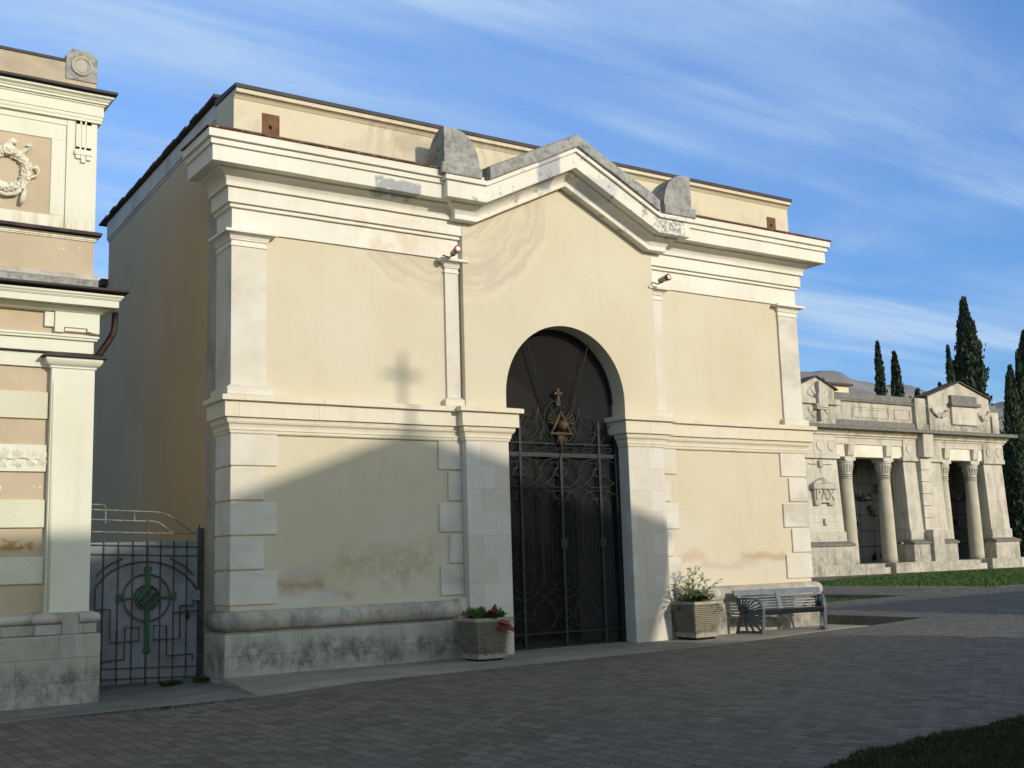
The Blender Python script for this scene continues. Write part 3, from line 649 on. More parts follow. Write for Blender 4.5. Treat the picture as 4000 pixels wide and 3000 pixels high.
# --- gate ironwork ------------------------------------------------
GY = 16.87; g = part('gate', IRON, ch, lambda b: None or [b.box(x-.028, x+.028, GY-.03, GY+.03, .03, z) for x, z in ((CX-.885, 4.02), (CX, 3.50), (CX+.885, 4.02))] and [b.box(11.04, 13.70, GY-.02, GY+.02, z0, z1) for z0, z1 in ((3.385, 3.465), (3.622, 3.645), (.03, .06), (.27, .30))], .003)
part('gate_post', IRONB, g, lambda b: [b.box(13.60, 13.69, GY-.05, GY+.08, .02, 3.80), b.ball((13.645, GY+.01, 3.82), .06)], .004)
part('gate_post', IRONB, g, lambda b: b.box(11.05, 11.12, GY-.05, GY+.08, .02, 3.80), .004)
def arc(cx, cz, rx, rz, a0, a1, n=18, y=GY):
    return [(cx+rx*math.cos(math.radians(a0+(a1-a0)*i/n)), y, cz+rz*math.sin(math.radians(a0+(a1-a0)*i/n))) for i in range(n+1)]
def bez(*p, n=16, y=GY):
    o = []
    for i in range(n+1):
        t = i/n; x = (1-t)**3*p[0][0]+3*(1-t)**2*t*p[1][0]+3*(1-t)*t*t*p[2][0]+t**3*p[3][0]; z = (1-t)**3*p[0][1]+3*(1-t)**2*t*p[1][1]+3*(1-t)*t*t*p[2][1]+t**3*p[3][1]
        o.append((x, y, z))
    return o
def fn(b):
    b.smooth = True
    def T(pts, r=.010):
        if all(11.03 < p[0] < 13.63 for p in pts): b.tube(pts, r, 6)
        else:
            seg = []
            for p in pts+[(99, 0, 0)]:
                if 11.03 < p[0] < 13.63: seg.append(p)
                else:
                    if len(seg) > 1: b.tube(seg, r, 6)
                    seg = []
    posts = (CX-.885, CX, CX+.885); hw = .4425
    for c in posts:
        for s in (-1, 1):
            # frieze between the two top rails
            T(arc(c+s*hw*.5, 3.535, .115, .038, 0, 360, 20), .008)
            T(arc(c+s*hw*.5, 3.43, .2, .19, 20, 160, 14), .008); T(arc(c+s*hw, 3.43, .2, .19, 20, 160, 14), .008)
            # big circle below the rail, springing from the post
            T(bez((c+s*.03, 3.37), (c+s*.36, 3.37), (c+s*.44, 3.26), (c+s*.43, 3.11)), .011); T(bez((c+s*.43, 3.11), (c+s*.42, 2.95), (c+s*.22, 2.83), (c+s*.03, 2.84)), .011)
            T(bez((c+s*.03, 3.36), (c+s*.08, 3.1), (c+s*.24, 2.92), (c+s*.5, 2.84)), .010); T(bez((c+s*.5, 2.84), (c+s*.65, 2.79), (c+s*.77, 2.72), (c+s*.85, 2.45)), .009)
            T(arc(c+s*.02, 3.12, .135, .075, 0, 360, 20), .009)
            # outer and inner tall loops
            T(bez((c+s*.03, 2.78), (c+s*.26, 2.80), (c+s*.42, 2.72), (c+s*.43, 2.50))+[(c+s*.43, GY, 1.28)]+bez((c+s*.43, 1.25), (c+s*.43, 1.05), (c+s*.25, .93), (c+s*.03, .86)), .011)
            T([(c+s*.03, GY, 2.64)]+bez((c+s*.05, 2.64), (c+s*.2, 2.64), (c+s*.235, 2.60), (c+s*.235, 2.45))+[(c+s*.235, GY, 1.28)]+bez((c+s*.235, 1.26), (c+s*.235, 1.10), (c+s*.18, 1.02), (c+s*.03, 1.0)), .010)
            T(bez((c+s*.2, 2.78), (c+s*.12, 2.72), (c+s*.06, 2.62), (c+s*.04, 2.45)), .009)
            # scrolls in the loops
            for z0, d in ((2.28, 1), (1.45, -1)):
                sp = [(c+s*(.13+.095*(1-i/22*.72)*math.cos(i*.36+.4)), GY, z0+d*.095*(1-i/22*.72)*math.sin(i*.36+.4)) for i in range(23)]; T(sp, .007)
                T(bez((c+s*.2, z0-d*.06), (c+s*.12, z0-d*.2), (c+s*.05, z0-d*.22), (c+s*.16, z0-d*.42)), .007)
            # little curls under the rail
            for qx in (.1, .2):
                T([(c+s*(qx+.032*(1-i/14*.6)*math.cos(i*.5)), GY, 3.30-.032*(1-i/14*.6)*math.sin(i*.5)) for i in range(15)], .006)
            # lower circles
            T(arc(c+s*.44, .60, .25, .265, 0, 360, 28), .010); T(arc(c+s*.02, .60, .135, .08, 0, 360, 20), .008)
            T(bez((c+s*.03, .32), (c+s*.18, .4), (c+s*.22, .8), (c+s*.45, .93)), .009); T(bez((c+s*.43, .93), (c+s*.6, .98), (c+s*.7, 1.05), (c+s*.83, 1.25)), .009)
            T([(c+s*hw, GY, .26), (c+s*(hw-.05), GY, .165), (c+s*hw, GY, .07), (c+s*(hw+.05), GY, .165), (c+s*hw, GY, .26)], .007)
            T(bez((c+s*.03, .26), (c+s*.12, .2), (c+s*.12, .12), (c+s*.03, .07)), .007)
            # verticals in the narrow side strips
    for s in (-1, 1):
        for q in (0.06, .12, .18):
            pass
        T([(CX+s*1.18, GY, .3), (CX+s*1.18, GY, 1.1)], .007)
part('scrollwork', IRON, g, fn, fix=False)
def fn(b):
    b.smooth = True
    def T(p, r=.010): b.tube(p, r, 6)
    for s in (-1, 1):
        c = CX
        # large heart shaped crest
        T(bez((c+s*.02, 4.38), (c+s*.16, 4.47), (c+s*.29, 4.30), (c+s*.33, 4.08)), .013); T(bez((c+s*.33, 4.08), (c+s*.40, 3.80), (c+s*.30, 3.70), (c+s*.12, 3.66)), .012)
        T(bez((c+s*.02, 4.40), (c+s*.02, 4.15), (c+s*.20, 4.18), (c+s*.12, 4.28)), .009)
        T(bez((c+s*.16, 4.12), (c+s*.22, 4.36), (c+s*.08, 4.38), (c+s*.10, 4.26)), .008)
        T(bez((c+s*.02, 3.70), (c+s*.16, 3.62), (c+s*.24, 3.95), (c+s*.36, 4.05)), .010)
        # lattice waves and spears
        T(bez((c+s*.46, 4.27), (c+s*.42, 4.0), (c+s*.30, 3.92), (c+s*.12, 3.66)), .009); T(bez((c+s*.46, 4.27), (c+s*.48, 4.0), (c+s*.60, 3.95), (c+s*.36, 3.66)), .009)
        T(bez((c+s*.34, 3.95), (c+s*.40, 3.78), (c+s*.44, 3.7), (c+s*.44, 3.66)), .009)
        T(bez((c+s*.28, 4.0), (c+s*.5, 3.66), (c+s*.7, 3.50), (c+s*.86, 3.86)), .009)
        T(arc(c+s*.66, 4.00, .19, .14, 0, 180, 16), .011); T(bez((c+s*.85, 4.0), (c+s*.86, 3.72), (c+s*.62, 3.62), (c+s*.50, 3.86)), .010); T(bez((c+s*.47, 4.0), (c+s*.44, 3.85), (c+s*.4, 3.75), (c+s*.3, 3.66)), .009)
        T(arc(c+s*.68, 3.98, .065, .06, -60, 250, 16), .009); T(arc(c+s*.76, 3.82, .06, .045, 0, 360, 16), .008)
        T(bez((c+s*.46, 4.27), (c+s*.49, 4.1), (c+s*.6, 3.95), (c+s*.62, 3.93)), .009)
        for d in (0, 1):
            T(arc(c+s*(1.02+.18*d), 3.9, .09, .10, 0, 180, 12), .009)
        T(bez((c+s*.91, 3.66), (c+s*1.12, 3.8), (c+s*1.12, 3.9), (c+s*1.11, 3.95)), .008); T(bez((c+s*1.11, 3.9), (c+s*1.15, 3.78), (c+s*1.25, 3.7), (c+s*1.27, 3.66)), .008)
        b.smooth = False
        b.prism_y([(c+s*.885-.03, 4.0), (c+s*.885+.03, 4.0), (c+s*.885, 4.13)], GY-.02, GY+.02); b.prism_y([(c+s*.46-.02, 4.2), (c+s*.46+.02, 4.2), (c+s*.46, 4.34)], GY-.008, GY+.008)
        b.smooth = True
    b.smooth = False
    b.box(CX-.05, CX+.05, GY-.015, GY+.015, 4.33, 4.40)
part('crest', IRON, g, fn, fix=False)
for x in (CX-.03, CX+.885-.03): part('lock_case', IRON, g, lambda b: b.box(x-.04, x+.1, GY-.045, GY-.02, 1.75, 1.93), .004)
for s_ in (-1, 1): part('stay_rod', IRON, g, lambda b: b.tube([(CX+s_*.30, GY, 4.24), (CX+s_*.70, GY-.05, 5.50)], .012, 6))
def fn(b): # gilt cross
    y0, y1, cx, cz = GY-.02, GY+.015, CX, 4.555
    w = .016; l = .085; f = .03
    for a in (0, 90, 180):
        ca, sa = math.cos(math.radians(a)), math.sin(math.radians(a)); P = [(0, -w), (l, -f), (l, f), (0, w)]
        b.prism_y([(cx+x*ca-z*sa, cz+x*sa+z*ca) for x, z in P], y0, y1)
    b.prism_y([(cx-w, cz), (cx-f, cz-.15), (cx+f, cz-.15), (cx+w, cz)], y0, y1); b.prism_y([(cx-w, cz-w), (cx+w, cz-w), (cx+w, cz+w), (cx-w, cz+w)], y0-.004, y1+.004)
    b.ball((cx, y0-.005, cz), .018)
part('gilt_cross', BRONZE, g, fn, .003)
def fn(b): # hourglass / bones emblem
    yy = GY-.07; A = (CX, 4.20); B1 = (CX-.225, 3.81); B2 = (CX+.215, 3.81); b.smooth = True
    for p, q in ((A, B1), (A, B2), (B1, B2)):
        P = [Vector((p[0], yy, p[1])).lerp(Vector((q[0], yy, q[1])), t) for t in (0, .1, .35, .5, .55, .65, .9, 1)]
        b.tube(P, [.02, .016, .034, .028, .034, .03, .016, .02], 8)
    for p in (A, B1, B2): b.ball((p[0], yy, p[1]), .034)
    b.ball((CX, yy-.03, 3.955), .098, 14, 10)
    for s in (-1, 1):
        for a, l in ((14, .19), (26, .23), (40, .23), (52, .22)):
            r0 = .10; ca, sa = math.cos(math.radians(a)), math.sin(math.radians(a)); q = []
            b.tube([(CX+s*ca*r0, yy+.01, 3.95+sa*r0), (CX+s*ca*(r0+l), yy+.01, 3.95+sa*(r0+l))], [.007, .014], 5)
    for dx, dz in ((-.09, -.17), (-.04, -.2), (0, -.36), (.05, -.2), (.10, -.17)):
        b.tube([(CX+dx*.3, yy+.01, 3.82), (CX+dx, yy+.01, 3.82+dz)], [.012, .02], 5)
part('winged_emblem', BRONZE, g, fn, fix=False)
k = M('insect_mesh', .8, .3); k.b.inputs['Alpha'].default_value = .32; k.done((.022, .018, .016))
MESHM = k.m
part('wire_mesh_screen', MESHM, g, lambda b: b.box(11.05, 13.70, GY+.09, GY+.094, .03, 5.72))
def fn(b):
    A = 24; r = 1.325; zc = 4.427; o = []; i_ = []
    for j in range(A+1):
        a = math.pi*j/A; o.append((CX+r*math.cos(a), zc+r*math.sin(a))); i_.append((CX+(r-.05)*math.cos(a), zc+(r-.05)*math.sin(a)))
    for j in range(A): b.prism_y([o[j], o[j+1], i_[j+1], i_[j]], GY+.06, GY+.11)
part('arch_frame', IRONB, g, fn)

# ================================================================== SPOTLIGHTS
RED = simple('red_enamel', (.16, .02, .02), .4, .2, .1, 8, 0); k = M('lens_glass', .08, .8); k.done((.75, .72, .7)); LENS = k.m; BEIGE = simple('lamp_housing', (.36, .31, .26), .5, .2, .1, 8, 0)
def spot(x, z, label, s):
    t = thing('spotlight', (x, 16.5, z), label, 'spotlight', 'spotlights on the chapel front')
    d = Vector((-.12, -.93, .12)).normalized() if s == 0 else Vector((.1, -.95, .12)).normalized(); c = Vector((x, 16.36, z)); b = MB(); b.smooth = True
    b.tube([c-d*.13, c-d*.11, c+d*.04, c+d*.10], [.03, .05, .055, .055], 14); o = b.build('housing', BEIGE, t)
    part('ring', RED, t, lambda b: b.tube([c+d*.09, c+d*.135], .066, 14)); part('lens', LENS, t, lambda b: b.tube([c+d*.13, c+d*.139], .04, 14))
    part('bracket', IRONB, t, lambda b: b.tube([c-d*.02+Vector((0, 0, -.05)), c+Vector((-.06, .12, -.08)), (c.x-.1, 16.60, z-.02)], .012, 6))
spot(9.93, 6.80, 'small spotlight with a red rim above the left narrow pilaster capital', 0)
spot(14.62, 6.84, 'small spotlight with a red rim above the right narrow pilaster capital', 1)

# ================================================================== LEFT MAUSOLEUM
TAN = simple('tan_render', (.56, .43, .275), .9, 0, .05, 1.5, .15)
def tan_mat():
    k = M('tan_render_worn', .9, .15)
    c = k.mix(k.ramp(k.noise(1.1, 4), .3, .7), (.53, .425, .295), (.47, .37, .25))
    c = k.mix(k.mul(k.ramp(k.noise(2.4, 5, .65), .48, .7), .45), c, (.60, .47, .30))
    X, Y, Z = k.xyz()
    fl = k.ramp(k.noise(5, 6, .65, k.map(k.pos, (1, 1, 1.6))), .60, .63)
    c = k.mix(k.mul(fl, k.ramp(Z, 6.0, 6.05), k.ramp(Z, 6.25, 6.15), k.ramp(X, 2.9, 3.3)), c, (.72, .68, .53))
    c = k.mix(k.mul(fl, k.ramp(Z, 2.65, 2.7), k.ramp(Z, 2.9, 2.85)), c, (.72, .68, .53))
    o = k.mul(k.ramp(k.math('MULTIPLY_ADD', k.noise(5, 5), .3, Z), 2.13, 2.16), k.ramp(k.math('MULTIPLY_ADD', k.noise(6, 5), .3, Z), 2.29, 2.26), k.ramp(k.noise(2.5, 2), .38, .48))
    o = k.mul(k.ramp(Z, 1.88, 1.93), k.ramp(k.math('MULTIPLY_ADD', k.noise(5, 4), .35, Z), 2.22, 2.17))
    c = k.mix(k.mul(o, k.ramp(X, 3.42, 3.36), .9), c, k.mix(k.ramp(k.noise(13, 4), .54, .58), (.40, .235, .05), (.55, .46, .28)))
    return k.done(c, k.bump(k.noise(45, 4), .2, .004))
TANW = tan_mat()
def cream(name='mausoleum_cream', dirt=.4):
    k = M(name, .85, .2)
    c = k.mix(k.ramp(k.noise(.9, 4), .3, .7), (.72, .70, .565), (.67, .635, .48))
    X, Y, Z = k.xyz()
    c = k.mix(k.mul(k.ramp(Z, 6.9, 6.4), k.ramp(k.noise(3, 6, .6, k.map(k.pos, (3, 3, .6))), .45, .65), k.ramp(Z, 5.9, 6.4), .7), c, (.58, .44, .29))
    c = k.mix(k.mul(streaks(k, 1), .15), c, (.50, .42, .28))
    return k.done(c, k.bump(k.noise(50, 4), .15, .004))
CRM = cream()
k = M('rough_spatter_render', .9, .15); k.done(k.mix(k.ramp(k.noise(1, 3), .3, .7), (.70, .67, .50), (.64, .60, .43)), k.bump(k.noise(75, 6, .62), .8, .012)); SPAT = k.m
REL = simple('relief_cream', (.74, .69, .53), .85, 0, .1, 9, .25)
lm = thing('striped_mausoleum', (1.5, 16.9, -.17), 'tan and cream striped mausoleum with a stone wreath, left of the gate', 'mausoleum')
XL = -3.2; XR = 4.13; YF = 16.75
def Lp(o=0): return [(XL, YF), (XR, YF), (XR, 21.0)]
part('plinth', LBPL, lm, lambda b: b.sweep(Lp(), [(.13, -.5), (.13, .735), (.115, .755), (.0, .76)], back=-.3), .01)
def fn(b):
    b.smooth = True
    rp = [(.07, .905)]+[(.07+.055*math.sin(math.pi*i/8), .905+.135*(1-math.cos(math.pi*i/8))/2) for i in range(1, 9)]+[(.02, 1.06)]
    b.sweep([(XL, 16.87), (3.47, 16.87)], rp); b.sweep([(3.50, 16.85), (3.50, YF), (3.757, YF)], rp)
    b.smooth = False
part('base_torus', TORUS, lm, fn)
part('base_torus', TORUS, lm, lambda b: b.sweep([(3.98, YF), (XR, YF), (XR, 21)], [(.07, .905)]+[(.07+.055*math.sin(math.pi*i/8), .905+.135*(1-math.cos(math.pi*i/8))/2) for i in range(1, 9)]+[(.02, 1.06)]))
part('base_block', LBPL, lm, lambda b: b.sweep([(3.50, 16.9), (3.50, YF), (3.757, YF)], [(.085, .76), (.085, .90)]), .008)
part('base_block', LBPL, lm, lambda b: b.sweep([(XL, 16.87), (3.47, 16.87)], [(.085, .76), (.085, .90)]), .008)
part('base_block', LBPL, lm, lambda b: b.sweep([(3.98, YF), (XR, YF), (XR, 21)], [(.085, .76), (.085, .90)]), .008)
part('base_panel', LBPL, lm, lambda b: b.box(3.757, 3.98, 16.655, 16.8, .755, 1.05), .008)
def fn(b):
    b.box(XL, XR-.02, 16.875, 21.8, -.4, 5.7)
part('wall', TANW, lm, fn)
# pilaster with side roll
def fn(b): b.box(3.545, XR, YF, 16.9, 1.05, 4.44); b.box(XR-.3, XR-.003, 16.9, 21.0, 1.05, 5.6)
pl = part('pilaster', CRM, lm, fn, .006)
part('pilaster_roll', CRM, pl, lambda b: (setattr(b, 'smooth', True), b.tube([(3.585, YF+.002, 1.07), (3.585, YF+.002, 4.20), (3.585, YF+.02, 4.225)], .022, 10)))
cp = [(.0, 4.425), (.02, 4.427), (.02, 4.452), (.03, 4.458), (.055, 4.475), (.075, 4.50), (.085, 4.52), (.09, 4.528), (.09, 4.568), (0, 4.572)]
cpath = [(3.545, 16.87), (3.545, YF), (XR, YF), (XR, 17.4)]
part('capital', CRM, pl, lambda b: b.sweep(cpath, cp), .002)
part('capital_flashing', BRWM, pl, lambda b: b.sweep(cpath, [(.14, 4.574), (.14, 4.592), (.0, 4.655)], back=-.1))
for z0, z1, nm, mt in ((3.71, 4.085, 'spatter_band', SPAT), (2.975, 3.345, 'relief_band', CRM), (2.21, 2.59, 'spatter_band', SPAT), (1.45, 1.815, 'spatter_band', SPAT)):
    o = part(nm, mt, lm, lambda b: b.box(XL, 3.535, 16.835, 16.9, z0, z1), .006)
    if nm == 'relief_band':
        def leaf(b, cx, cz, a, l, w):
            n = 9; P = []
            for i in range(n*2):
                t = i/(n*2)*2*math.pi; rr = 1+.28*math.cos(t*5); P.append((cx+math.cos(a)*l*.5*(1-math.cos(t))*1.0-math.sin(a)*w*math.sin(t)*rr*.5, cz+math.sin(a)*l*.5*(1-math.cos(t))+math.cos(a)*w*math.sin(t)*rr*.5))
            b.add([(cx+math.cos(a)*l*.5, 16.812, cz+math.sin(a)*l*.5)]+[(p[0], 16.831, p[1]) for p in P], [(0, i+1, (i+1) % (2*n)+1) for i in range(2*n)])
            b.tube([(cx, 16.82, cz), (cx+math.cos(a)*l*.9, 16.815, cz+math.sin(a)*l*.9)], .006, 5)
        def fn(b):
            b.smooth = False
            for k_, x in enumerate((2.93, 3.10, 3.28, 3.40)):
                for s in (-1, 1):
                    leaf(b, x, 3.155, s*(.95-.15*k_), .16, .13)
            leaf(b, 3.40, 3.155, 0, .1, .06)
            b.tube([(2.86+i*.06, 16.82, 3.155+.01*math.sin(i*1.4)) for i in range(10)], .009, 6)
        part('oak_leaf_relief', REL, o, fn)
        part('roundel', REL, o, lambda b: (b.lathe(2.66, 3.15, [(.155, 16.836), (.155, 16.815), (.13, 16.81), (.125, 16.825), (.001, 16.818)], 28, 'y')))
# architrave etc
part('architrave', CRM, lm, lambda b: b.sweep([(XL, 16.87), (3.60, 16.87)], [(.04, 4.44), (.04, 4.64)]), .003)
part('wall_flashing', BRWM, lm, lambda b: b.sweep([(XL, 16.87), (3.46, 16.87)], [(.085, 4.643), (.085, 4.655), (.0, 4.67)]))
part('architrave', CRM, lm, lambda b: b.sweep(Lp(), [(-.02, 4.66), (-.02, 4.835), (.02, 4.838), (.02, 4.87), (.04, 4.872), (.04, 4.905)], back=-.12), .003)
part('frieze', TANW, lm, lambda b: b.sweep(Lp(), [(-.035, 4.905), (-.035, 5.24)], back=-.15))
def fn(b):
    y0, y1 = 16.70, 16.79
    b.box(3.43, 3.56, 16.735, y1, 5.005, 5.215); P = [(3.56, 4.93), (3.685, 4.93), (3.685, 5.005), (4.0, 5.005), (4.0, 4.965), (4.12, 4.94), (4.168, 4.935), (4.168, 5.222), (3.56, 5.222)]
    b.prism_y(P, y0, y1); b.box(3.70, 3.99, 16.725, y1, 4.955, 5.005)
part('frieze_bracket', CRM, lm, fn, .005)
co = [(.04, 5.222), (.06, 5.23), (.09, 5.25), (.13, 5.27), (.16, 5.285), (.165, 5.301), (.25, 5.302), (.25, 5.396), (.265, 5.40), (.265, 5.412), (.28, 5.415), (.28, 5.43), (.30, 5.445), (.305, 5.472), (.0, 5.475)]
part('cornice', CRM, lm, lambda b: b.sweep(Lp(), co, back=-.2), .002)
part('cornice_flashing', DARKM, lm, lambda b: b.sweep(Lp(), [(.37, 5.518), (.375, 5.547), (.0, 5.63)], back=-.2))
part('attic_base', WEA, lm, lambda b: b.sweep(Lp(), [(.015, 5.60), (.015, 5.722)], back=-.25), .006)
part('attic_torus', TORUS, lm, lambda b: b.sweep(Lp(), [(.015, 5.724), (.022, 5.74), (.015, 5.765), (-.01, 5.775), (-.015, 5.78), (-.012, 5.80), (-.03, 5.815), (-.05, 5.82)], back=-.25), 0)
part('attic_wall', TANW, lm, lambda b: b.sweep(Lp(), [(-.048, 5.80), (-.048, 6.32)], back=-.4))
part('attic_band', CRM, lm, lambda b: b.sweep(Lp(), [(-.03, 6.305), (-.03, 6.32), (-.015, 6.325), (-.015, 6.345), (.02, 6.36)], back=-.4))
part('attic_flashing', BRWM, lm, lambda b: b.sweep(Lp(), [(.045, 6.392), (.048, 6.432), (-.03, 6.46)], back=-.4))
YU = 16.792
part('upper_wall', CRM, lm, lambda b: (b.box(XL, 4.085, YU+.03, 21.5, 6.42, 8.3)))
def frame(b, x0, x1, z0, z1, w, y0, y1):
    b.box(x0, x1, y0, y1, z0, z0+w[0]); b.box(x0, x1, y0, y1, z1-w[1], z1); b.box(x0, x0+w[2], y0, y1, z0+w[0], z1-w[1]); b.box(x1-w[3], x1, y0, y1, z0+w[0], z1-w[1])
part('corner_strip', CRM, lm, lambda b: (b.box(3.665, 4.088, YU-.012, YU+.05, 6.43, 8.12)), .004)
part('panel_frame', CRM, lm, lambda b: frame(b, 2.075, 3.66, 6.43, 8.00, (.205, .235, .2, .2), YU+.006, YU+.05), .006)
part('top_band', CRM, lm, lambda b: b.box(XL, 3.665, YU-.004, YU+.05, 8.0, 8.12), .004)
part('sunk_panel', TANW, lm, lambda b: b.box(2.27, 3.47, YU+.022, YU+.05, 6.62, 7.78))
# wreath
def wreath():
    rnd = random.Random(5); cx, cz, R = 2.87, 7.205, .265; y = YU-.015
    b = MB(); b.smooth = True
    b.tube([(cx+R*math.cos(t*math.pi/20), y+.02, cz+R*math.sin(t*math.pi/20)) for t in range(40)], .062, 10, closed=True)
    for i in range(420):
        a = rnd.uniform(0, 2*math.pi); q = rnd.uniform(-.2, 3.3); rr = R+.062*math.cos(q); yy = y+.02-.062*abs(math.sin(q)); s_ = rnd.uniform(.012, .026)
        b.ball((cx+rr*math.cos(a), yy, cz+rr*math.sin(a)), s_, 6, 4, (1.2, .8, rnd.uniform(.7, 1.4)))
    w = b.build('wreath', REL, lm)
    part('rosette', REL, w, lambda b: (setattr(b, 'smooth', True), b.lathe(cx+.01, cz+R+.02, [(.085, y+.03), (.085, y-.055), (.07, y-.07), (.058, y-.055), (.05, y-.06), (.03, y-.085), (.001, y-.09)], 22, 'y')))
    def rib(pts, w_, nm='ribbon'):
        b = MB(); P = [Vector((p[0], y+p[1], p[2])) for p in pts]; vs = []; n = len(P)
        for i, p in enumerate(P):
            t = (P[min(i+1, n-1)]-P[max(i-1, 0)]).normalized(); wv = Vector((-t.z, 0, t.x))*w_*(.8+.25*math.sin(i*1.1)); vs += [p+wv, p-wv, p-wv*.9+Vector((0, .03, 0)), p+wv*.9+Vector((0, .03, 0))]
        fs = [(4*i+j, 4*i+(j+1) % 4, 4*i+4+(j+1) % 4, 4*i+4+j) for i in range(n-1) for j in range(4)]+[(0, 1, 2, 3), (4*n-1, 4*n-2, 4*n-3, 4*n-4)]
        b.smooth = True; b.add(vs, fs); b.build(nm, REL, w)
    def loop(x0, z0, x1, z1, n=12, bul=.0, dep=.06):
        return [(x0+(x1-x0)*math.sin(math.pi*i/n)*1.0, -dep*math.sin(math.pi*i/n)-.01, z0+(z1-z0)*(i/n)) for i in range(n+1)]
    rib([(cx+.08+.19*math.sin(math.pi*i/12), -.07*math.sin(math.pi*i/12), 7.40+.20*i/12+.06*math.sin(math.pi*i/12)) for i in range(13)][:9], .05)
    rib([(cx-.08-.19*math.sin(math.pi*i/12), -.07*math.sin(math.pi*i/12), 7.40+.20*i/12+.06*math.sin(math.pi*i/12)) for i in range(13)][:9], .05)
    rib([(cx+.0, -.03, 7.52), (cx+.02, -.07, 7.58), (cx+.07, -.06, 7.62), (cx+.12, -.03, 7.59)], .04)
    rib([(cx+.27, -.03, 7.20), (cx+.32, -.05, 7.27), (cx+.39, -.06, 7.28), (cx+.42, -.05, 7.23), (cx+.40, -.04, 7.17), (cx+.33, -.03, 7.13), (cx+.28, -.02, 7.11)], .022)
    rib([(cx+.21, -.06, 7.02), (cx+.20, -.05, 6.94), (cx+.12, -.05, 6.86), (cx+.0, -.05, 6.825), (cx-.12, -.05, 6.86), (cx-.2, -.05, 6.94)], .03)
    rib([(cx+.22, -.05, 7.0), (cx+.24, -.05, 6.9), (cx+.215, -.06, 6.8), (cx+.20, -.05, 6.72)], .036)
wreath()
def fn(b):
    y0, y1 = YU-.035, YU
    b.box(3.785, 3.85-.008, y0, y1, 7.66, 8.10); b.box(3.862, 3.908, y0, y1, 7.66, 8.10); b.box(3.928, 4.0, y0, y1, 7.66, 8.10); b.box(3.785, 4.0, y0+.012, y1, 7.66, 8.10); b.box(3.785, 4.0, y0, y1, 7.64, 7.70); b.box(3.785, 4.0, y0, y1, 8.04, 8.10)
    b.box(3.765, 4.012, y0-.012, y1, 7.60, 7.64); b.box(3.765, 4.012, y0-.02, y1, 7.575, 7.598)
    b.box(3.785, 3.855, y0-.01, y1, 7.52, 7.575); b.box(3.86, 3.925, y0-.01, y1, 7.465, 7.575); b.box(3.932, 4.0, y0-.01, y1, 7.51, 7.575)
part('triglyph_ornament', CRM, lm, fn, .003)
uc = [(-.035, 8.09), (.008, 8.092), (.008, 8.13), (.015, 8.135), (.02, 8.16), (.015, 8.185), (.03, 8.19), (.03, 8.345), (.05, 8.35), (.05, 8.37), (.08, 8.375), (.08, 8.405), (.095, 8.41), (.11, 8.435), (.145, 8.455), (.15, 8.48)]
part('top_cornice', CRM, lm, lambda b: b.sweep(Lp(), uc, back=-.4), .002)
part('top_flashing', DARKM, lm, lambda b: b.sweep(Lp(), [(.188, 8.515), (.19, 8.55), (-.06, 8.60)], back=-.4))
TANP = concrete('parapet_render', (.52, .42, .29), (.42, .35, .25), 1.6)
part('parapet', TANP, lm, lambda b: b.box(XL, 4.065, 16.815, 20, 8.5, 8.975))
part('coping_flashing', DARKM, lm, lambda b: b.box(XL, 3.62, 16.795, 20.02, 8.977, 9.018))
def fn(b):
    x0, x1, z0, z1 = 3.625, 4.075, 8.72, 9.20; c = .09
    b.prism_y([(x0, z0), (x1, z0), (x1, z1-c*1.3), (x1-c, z1), (x0+c, z1), (x0, z1-c*1.3)], 16.795, 17.3)
rb = part('roundel_block', WEA, lm, fn, .012)
part('roundel_disc', LBPL, rb, lambda b: b.lathe(3.845, 8.945, [(.15, 16.80), (.15, 16.775), (.135, 16.765), (.115, 16.77), (.105, 16.785), (.095, 16.775), (.001, 16.77)], 30, 'y'))
def fn(b):
    b.smooth = True
    b.tube([(4.62, 17.62, 5.48), (4.62, 17.62, 5.30), (4.60, 17.62, 5.16), (4.53, 17.62, 5.02), (4.0, 17.62, 4.18)], .05, 12)
part('downpipe', simple('rusty_downpipe', (.055, .03, .026), .6, .3, .3, 8, .1), lm, fn)

# ================================================================== SIDE GATE
PANEL = simple('blue_grey_sheet', (.24, .27, .295), .55, .1, .2, 2.5, .15, (.165, .185, .20))
RBAR = simple('rusty_bar', (.105, .10, .092), .75, .3, .3, 11, .4, (.075, .045, .035)); GREEN = simple('green_paint', (.045, .12, .05), .5, .2, .3, 7, .2, (.03, .10, .05))
GRN2 = simple('dark_green_band', (.028, .055, .045), .5, .3, .2, 7, .1); SILV = simple('tarnished_letters', (.20, .24, .21), .45, .5, .2, 9, .1); WIRE = simple('pale_flaking_rail', (.30, .31, .27), .7, .2, .3, 12, .2, (.14, .12, .09))
sg = thing('side_gate', (5.3, 18.1, -.2), 'blue-grey sheet iron gate with a green cross, between the two facades', 'gate')
YG = 18.08
def G(x, y): return (5.31+(x-482)*.001885, 1.194-(y-785)*.001883-(x-482)*.000084)
def G3(x, y, dy=0): a = G(x, y); return (a[0], YG+dy, a[1])
part('sheet_panel', PANEL, sg, lambda b: b.box(4.2, 6.12, YG+.015, YG+.025, -.09, 2.02))
def fn(b):
    for x in (20, 133, 250, 365, 590, 700, 808): b.tube([G3(x, 1478), G3(x, 332)], .0125, 4)
    b.tube([G3(480, 1555), G3(482, 155)], .017, 4)
    for y in (378, 452, 1350, 1432): b.tube([(4.2, YG-.012, G(0, y)[1]), (6.12, YG-.012, G(900, y)[1])], .0105, 4)
    b.tube([(4.2, YG, G(0, 1530)[1]), (6.15, YG, G(900, 1500)[1])], .012, 4)
part('bars', RBAR, sg, fn, fix=False)
